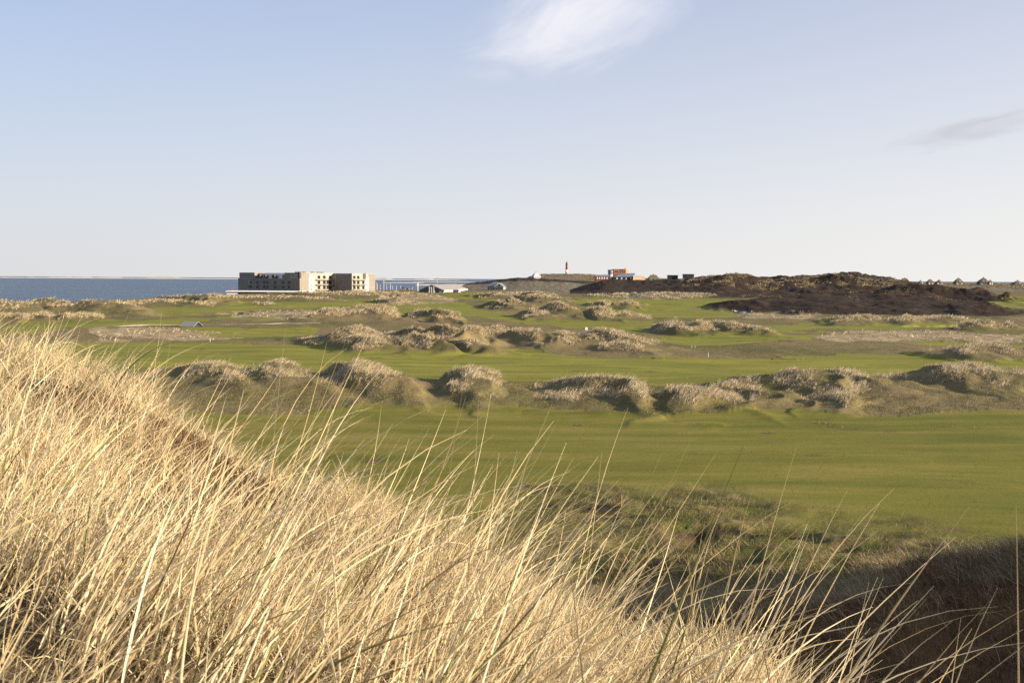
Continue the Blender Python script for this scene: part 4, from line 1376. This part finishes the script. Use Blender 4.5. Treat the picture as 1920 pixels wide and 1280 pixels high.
def small_things():
    # heath beacon: little dark pyramid
    d = 815.0
    x, zb, zt = xof(1329.5, d), zof(1329.5, 520, d), zof(1329.5, 515, d)
    r = thing('wooden_beacon', 'tiny dark pyramid beacon on the heather skyline right of the dark cabins', 'beacon', (x, d, zb))
    MB().add([(-1.1, -1.1, -1), (1.1, -1.1, -1), (1.1, 1.1, -1), (-1.1, 1.1, -1), (0, 0, zt - zb)], [(0, 1, 4), (1, 2, 4), (2, 3, 4), (3, 0, 4), (3, 2, 1, 0)]).build('frame', M_BLACKWOOD, r)
    MB().tube((0, 0, zt - zb - 0.3), (0, 0, zt - zb + 0.5), 0.12).build('topmark', M_BLACKWOOD, r)
    d = 822.0
    a, b_ = at(1359.5, 516.8, d), at(1363, 509.8, d)
    r = thing('leaning_pole', 'thin dark pole leaning right on top of the heather hump', 'pole', tuple(a))
    MB().tube((0, 0, -0.6), tuple(b_ - a), 0.22, 0.14).build('shaft', M_DARKMET, r)
    MB().tube(tuple((b_ - a) * 0.98), tuple((b_ - a) * 1.06), 0.2, 0.05).build('tip', M_WHITE, r)
    # shelter on the course
    d = 12 * FPX / (613.5 - 519.5)
    x = xof(357, d)
    z = float(terrain(np.array([x]), np.array([d]))[0])
    r = thing('shelter', 'small grey pitched shelter beside the sandy path on the course', 'shelter', (x, d, z), R(-16))
    MB().prism_x([(-1.6, -0.3), (1.6, -0.3), (1.6, 0.15), (0, 1.0), (-1.6, 0.15)], -1.5, 1.7).build('wall', M_BLACKWOOD, r)
    MB().prism_x([(-2.0, 0.10), (0, 1.22), (2.0, 0.10), (2.0, 0.22), (0, 1.36), (-2.0, 0.22)], -1.9, 2.0).build('roof', simple('grey_felt_roof', (0.19, 0.185, 0.18), 0.8, 0.12, 2.0), r)

    def post(px, py, h, w, label, m, name='marker_post', cat='post', cap=None, z=None, group=None):
        wv = ray(px, py)
        t = (5.0 - CAMZ) / wv[2]
        x, y = wv[0] * t, wv[1] * t
        for _ in range(6):
            zz = float(terrain(np.array([x]), np.array([y]))[0])
            t = (zz - CAMZ) / wv[2]
            x, y = wv[0] * t, wv[1] * t
        zz = float(terrain(np.array([x]), np.array([y]))[0])
        r = thing(name, label, cat, (x, y, zz), 0, group)
        MB().tube((0, 0, -0.2), (0, 0, h), w, w * 0.85, 10).build('shaft', m, r)
        MB().lathe([(w * 0.87, h), (w * 0.9, h + w), (w * 0.3, h + w * 1.6)], 10).build('cap', cap or m, r)
        return r
    post(1165, 951, 0.62, 0.035, 'short brown wooden stake at the edge of the near fairway', M_WOOD)
    post(1328, 670, 0.75, 0.035, 'white marker post standing at the edge of the middle fairway', M_WHITE)
    post(394, 641, 0.7, 0.04, 'thin white stake in front of the straw patch on the left', M_WHITE)
    post(1749, 601, 0.8, 0.09, 'white marker post on the grassy mounds below the dark heath', M_WHITE)
    post(1297, 652, 0.36, 0.035, 'left of two low white tee markers beside the long dune', M_WHITE, 'tee_marker', 'marker', group='white tee markers')
    post(1303, 652, 0.36, 0.035, 'right of two low white tee markers beside the long dune', M_WHITE, 'tee_marker', 'marker', group='white tee markers')
    # white tee sign on the second dune row
    d = 200.0
    x = xof(1100.5, d)
    z = float(terrain(np.array([x]), np.array([d]))[0])
    zt = zof(1100.5, 613.5, d)
    r = thing('tee_sign', 'small white square sign on a post above the long dune', 'sign', (x, d, z))
    hh = max(zt - z, 0.9)
    MB().box(-0.24, 0.24, -0.03, 0.03, hh - 0.55, hh).build('board', M_WHITE, r)
    MB().tube((0, 0.06, -0.3), (0, 0.06, hh - 0.1), 0.04).build('post', M_WOOD, r)
    # parked van by the boat hall
    d = 640.0
    x = xof(856, d)
    z = zof(856, 549.5, d)
    r = thing('parked_van', 'dark van with white rear standing right of the boat hall', 'van', (x, d, z), R(8))
    MB().prism_y([(-2.2, 0.3), (-2.2, 2.2), (1.2, 2.2), (1.7, 1.3), (2.4, 1.1), (2.4, 0.3)], -0.95, 0.95).build('body', simple('dark_violet_paint', (0.05, 0.04, 0.085), 0.35, 0.1, 1.0, spec=0.5), r)
    MB().prism_y([(0.2, 1.35), (0.2, 2.05), (1.15, 2.05), (1.5, 1.35)], -0.97, 0.97).build('window', M_DGLASS, r)
    MB().box(1.0, 2.6, -1.0, -0.96, 0.5, 1.1).build('side_panel', M_WHITE, r)
    for sx in (-1.4, 1.5):
        for sy in (-0.85, 0.85):
            MB().tube((sx, sy - 0.12, 0.33), (sx, sy + 0.12, 0.33), 0.33, n=14).build('wheel', M_DARKMET, r)


small_things()


# ------------------------------------------------------------------ harbour
def sailboat(px, pyt, d, label, hullm, mr=0.16):
    x = xof(px, d)
    zt = zof(px, pyt, d)
    r = thing('sailboat', label, 'sailboat', (x, d, 0), rng.uniform(-0.5, 0.5), 'sailing boats moored in the harbour')
    L = 4.6
    sec = [(-L, 0.9, 0.9), (-L * .3, 1.45, 0.95), (L * .4, 1.2, 1.05), (L, 0.06, 1.25)]
    vs, fs = [], []
    for (yy, w, hh) in sec:
        vs += [(-w, yy, hh), (-w * .5, yy, -0.4), (w * .5, yy, -0.4), (w, yy, hh)]
    for k in range(3):
        for j in range(3):
            fs.append((k * 4 + j, k * 4 + j + 1, k * 4 + 5 + j, k * 4 + 4 + j))
        fs.append((k * 4 + 3, k * 4, k * 4 + 4, k * 4 + 7))
    fs += [(3, 2, 1, 0), (12, 13, 14, 15)]
    link_mesh('hull', vs, fs, hullm, r)
    MB().prism_x([(-1.8, 0.95), (1.2, 1.02), (0.8, 1.55), (-1.6, 1.6)], -0.8, 0.8).build('cabin', M_WHITE, r)
    MB().tube((0, 0.6, 0.9), (0, 0.6, zt), mr, mr * 0.7).build('mast', M_WHITE, r)
    MB().tube((0, 0.6, 2.3), (0, -3.2, 2.2), 0.09).build('boom', M_WHITE, r)


boats = [(707.5, 531, 'moored sailboat with mast nearest the right end of the hotel', M_WHITE), (712.5, 533, 'moored sailboat with low mast, second right of the hotel', M_BLACKWOOD),
         (719.3, 525.5, 'moored sailboat with the tallest mast right of the hotel', M_WHITE), (724.8, 532, 'moored sailboat just right of the tallest mast', M_WHITE),
         (731.5, 531, 'moored sailboat with bright mast in the middle of the harbour', M_WHITE), (736.5, 535, 'moored sailboat with short mast in the middle of the harbour', M_RED),
         (743.0, 535, 'moored sailboat left of the harbour jetty hut, short mast', M_WHITE), (751.5, 534.5, 'moored sailboat with mast over the dark jetty roof', M_WHITE),
         (773.0, 538, 'moored sailboat with very short mast left of the white column', M_WHITE)]
for bt in boats:
    sailboat(bt[0], bt[1], 1000.0 + rng.uniform(-30, 40), bt[2], bt[3], 0.20 if bt[1] < 532 else 0.14)


def harbour_bits():
    d = 770.0
    x = xof(783.2, d)
    r = thing('light_column', 'white column standing left of the boat hall', 'column', (x, d, 0))
    MB().lathe([(0.36, 4), (0.32, zof(783, 532, d)), (0.25, zof(783, 531, d))], 14).build('shaft', M_WHITE, r, True)
    MB().lathe([(0.5, zof(783, 531, d)), (0.5, zof(783, 530.2, d)), (0.2, zof(783, 529.6, d))], 14).build('lamp_head', M_WHITE, r)
    d = 860.0
    x0, x1 = xof(745, d), xof(769, d)
    zt = zof(757, 543.6, d)
    r = thing('jetty', 'low dark jetty roof behind the dunes right of the hotel', 'jetty', (x0, d, 0))
    MB().box(0, x1 - x0, 0, 5, zt - 0.6, zt).build('deck', M_BLACKWOOD, r)
    for k in range(6):
        x = (x1 - x0) * (k + .3) / 6
        MB().tube((x, 0.5, -1), (x, 0.5, zt - 0.6), 0.18).build('pile', M_WOOD, r)
    x = xof(763.5, d - 3)
    r = thing('harbour_hut', 'small dark harbour hut on the jetty', 'hut', (x, d - 3, zt - 2))
    h = zof(763, 539.6, d) - zt + 2
    MB().box(-1.1, 1.1, -1.1, 1.1, 0, h - 0.6).build('wall', M_BLACKWOOD, r)
    roof_hip(MB(), 2.8, 2.8, h - 0.6, h, 0.6).build('roof', M_THATCH, r)
    MB().box(-0.4, 0.4, -1.16, -1.1, 1.0, 2.4).build('door', M_WOOD, r)
    x = xof(766.8, d - 3)
    r = thing('notice_board', 'pale upright board beside the harbour hut', 'board', (x, d - 3, zt - 2))
    MB().box(-0.5, 0.5, -0.06, 0.06, 0, zof(766, 540.5, d) - zt + 2).build('panel', M_PLASTER, r)
    MB().tube((-0.6, 0, -1.5), (-0.6, 0, 3.0), 0.09).build('post', M_WOOD, r)
    # motorboat shape on the jetty
    for (px, py, dd, lab) in ((755, 543.2, 875.0, 'small white motorboat beside the dark jetty'), (883, 541.0, 930.0, 'white motorboat on the shore right of the boat hall')):
        x, z = xof(px, dd), zof(px, py, dd)
        r = thing('motorboat', lab, 'motorboat', (x, dd, z), R(80), 'motorboats')
        vs = []
        for (yy, w, hh) in ((-3, 1.1, 0.9), (0.5, 1.2, 1.0), (3, 0.08, 1.2)):
            vs += [(-w, yy, hh), (-w * .5, yy, -0.3), (w * .5, yy, -0.3), (w, yy, hh)]
        fs = []
        for k in range(2):
            for j in range(3):
                fs.append((k * 4 + j, k * 4 + j + 1, k * 4 + 5 + j, k * 4 + 4 + j))
            fs.append((k * 4 + 3, k * 4, k * 4 + 4, k * 4 + 7))
        fs += [(3, 2, 1, 0), (8, 9, 10, 11)]
        link_mesh('hull', vs, fs, M_WHITE, r)
        MB().prism_x([(-1.4, 0.95), (0.8, 1.0), (0.3, 2.0), (-1.2, 2.0)], -0.8, 0.8).build('cabin', M_BLACKWOOD, r)
    d = 905.0
    x = xof(705.3, d)
    r = thing('mooring_pile', 'dark brown mooring pile close to the right end of the hotel', 'pile', (x, d, 0))
    MB().tube((0, 0, -1), (0, 0, zof(705, 528.5, d)), 0.45, 0.4, 12).build('shaft', M_WOOD, r)
    MB().lathe([(0.42, zof(705, 528.5, d)), (0.2, zof(705, 527.8, d))], 12).build('cap', M_DARKMET, r)
    for px, lab in ((433.3, 'left of two small red buoys on the sea beside the hotel'), (435.8, 'right of two small red buoys on the sea beside the hotel')):
        d = 1300.0
        x = xof(px, d)
        r = thing('red_buoy', lab, 'buoy', (x, d, 0), 0, 'red buoys beside the hotel')
        MB().lathe([(0.75, -0.3), (0.8, 0.5), (0.3, 0.9), (0.25, 2.6)], 14).build('float', M_RED, r, True)
        MB().lathe([(0.5, 2.6), (0.35, 3.2), (0.05, 3.6)], 12).build('topmark', M_RED, r)
    d = 2450.0
    x = xof(820, d)
    r = thing('harbour_beacon', 'thin mast beacon on the far sand flat behind the boat hall', 'beacon', (x, d, 0.5))
    MB().tube((0, 0, 0), (0, 0, zof(820, 519.8, d) - 0.5), 0.5, 0.3).build('mast', M_CONC, r)
    MB().box(-0.9, 0.9, -0.9, 0.9, zof(820, 521, d) - 0.5, zof(820, 520.2, d) - 0.5).build('topmark', M_DARKMET, r)


harbour_bits()

# ------------------------------------------------------------------ light and sky
SUN_AZ, SUN_EL = R(108), R(15)       # azimuth clockwise from the view direction (+y)
sd = bpy.data.lights.new('sun', 'SUN')
sd.energy = 5.0
sd.angle = R(0.55)
sd.color = (1.0, 0.86, 0.66)
so = bpy.data.objects.new('sun', sd)
COL.objects.link(so)
sv = Vector((math.sin(SUN_AZ) * math.cos(SUN_EL), math.cos(SUN_AZ) * math.cos(SUN_EL), math.sin(SUN_EL)))
so.rotation_euler = sv.to_track_quat('Z', 'Y').to_euler()
so.location = (30, 0, 60)

w = bpy.data.worlds.new('World')
SC.world = w
w.use_nodes = True
nt = w.node_tree
bg = nt.nodes['Background']
sky = N(nt, 'ShaderNodeTexSky')
sky.sky_type = 'NISHITA'
sky.sun_disc = False
sky.sun_elevation = SUN_EL
sky.sun_rotation = SUN_AZ
sky.altitude = 0
sky.air_density = 1.0
sky.dust_density = 1.5
sky.ozone_density = 2.0
bg.inputs['Strength'].default_value = 0.0545
# high thin cloud: a veil that thickens to the horizon, and wisps placed by direction
tc = N(nt, 'ShaderNodeTexCoord')
sep = N(nt, 'ShaderNodeSeparateXYZ')
nt.links.new(tc.outputs['Generated'], sep.inputs[0])
el = mth(nt, 'MAXIMUM', sep.outputs['Z'], 0.0)
veil = N(nt, 'ShaderNodeMapRange')
veil.inputs['From Min'].default_value = 0.0
veil.inputs['From Max'].default_value = 0.34
veil.inputs['To Min'].default_value = 0.86
veil.inputs['To Max'].default_value = 0.55
nt.links.new(el, veil.inputs['Value'])


def cloud(cx, cz, rx, rz, tilt, scale, thr0, thr1, stretch):
    """cloud patch around the direction (x/y, z/y) = (cx, cz)"""
    dx = mth(nt, 'DIVIDE', sep.outputs['X'], mth(nt, 'MAXIMUM', sep.outputs['Y'], 0.05))
    dz = mth(nt, 'DIVIDE', sep.outputs['Z'], mth(nt, 'MAXIMUM', sep.outputs['Y'], 0.05))
    x = mth(nt, 'SUBTRACT', dx, cx)
    z = mth(nt, 'SUBTRACT', dz, cz)
    c, s = math.cos(tilt), math.sin(tilt)
    u = mth(nt, 'ADD', mth(nt, 'MULTIPLY', x, c), mth(nt, 'MULTIPLY', z, s))
    v = mth(nt, 'SUBTRACT', mth(nt, 'MULTIPLY', z, c), mth(nt, 'MULTIPLY', x, s))
    cmb = N(nt, 'ShaderNodeCombineXYZ')
    nt.links.new(mth(nt, 'MULTIPLY', u, stretch[0]), cmb.inputs[0])
    nt.links.new(mth(nt, 'MULTIPLY', v, stretch[1]), cmb.inputs[1])
    cmb.inputs[2].default_value = cx * 10 + 1.3
    no = N(nt, 'ShaderNodeTexNoise')
    no.inputs['Scale'].default_value = scale
    no.inputs['Detail'].default_value = 7
    no.inputs['Roughness'].default_value = 0.58
    no.inputs['Distortion'].default_value = 0.5
    nt.links.new(cmb.outputs[0], no.inputs['Vector'])
    q = mth(nt, 'ADD', mth(nt, 'POWER', mth(nt, 'ABSOLUTE', mth(nt, 'DIVIDE', u, rx)), 2.0), mth(nt, 'POWER', mth(nt, 'ABSOLUTE', mth(nt, 'DIVIDE', v, rz)), 2.0))
    env = mth(nt, 'SUBTRACT', 1.0, q, True)
    f = mth(nt, 'ADD', no.outputs['Fac'], mth(nt, 'MULTIPLY', mth(nt, 'SUBTRACT', env, 1.0), 0.55))
    mr = N(nt, 'ShaderNodeMapRange', interpolation_type='SMOOTHSTEP')
    mr.inputs['From Min'].default_value = thr0
    mr.inputs['From Max'].default_value = thr1
    nt.links.new(f, mr.inputs['Value'])
    return mr.outputs['Result']


VE = 7.85
warm = mth(nt, 'MULTIPLY', mth(nt, 'ADD', sep.outputs['X'], 0.55), 0.9, True)
hi = mth(nt, 'MULTIPLY', el, 3.2, True)
coldc = mix(nt, hi, (0.75 * VE, 0.755 * VE, 0.78 * VE), (0.46 * VE, 0.60 * VE, 0.92 * VE))
warmc = mix(nt, hi, (0.99 * VE, 0.97 * VE, 0.94 * VE), (0.72 * VE, 0.74 * VE, 0.92 * VE))
veilc = mix(nt, warm, coldc, warmc)
c = mix(nt, veil.outputs['Result'], sky.outputs['Color'], veilc)
r1_, r2_ = ray(1068, 30), ray(1845, 243)
c1 = cloud(r1_[0] / r1_[1], r1_[2] / r1_[1], 0.165, 0.075, R(15), 2.0, 0.12, 0.72, (3.6, 8.5))
c = mix(nt, mth(nt, 'MULTIPLY', c1, 0.92), c, (0.90 * VE, 0.89 * VE, 0.92 * VE))
c2 = cloud(r2_[0] / r2_[1], r2_[2] / r2_[1], 0.125, 0.022, R(12), 2.2, 0.14, 0.6, (4.0, 24.0))
c = mix(nt, mth(nt, 'MULTIPLY', c2, 0.85), c, (0.57 * VE, 0.57 * VE, 0.62 * VE))
nt.links.new(c, bg.inputs['Color'])

vs_ = SC.view_settings
vs_.view_transform = 'Standard'
vs_.look = 'None'
vs_.exposure = 1.30
vs_.gamma = 1.0
vs_.use_curve_mapping = False
SC.cycles.max_bounces = 6
SC.cycles.diffuse_bounces = 3
SC.cycles.transmission_bounces = 3
SC.cycles.use_denoising = False
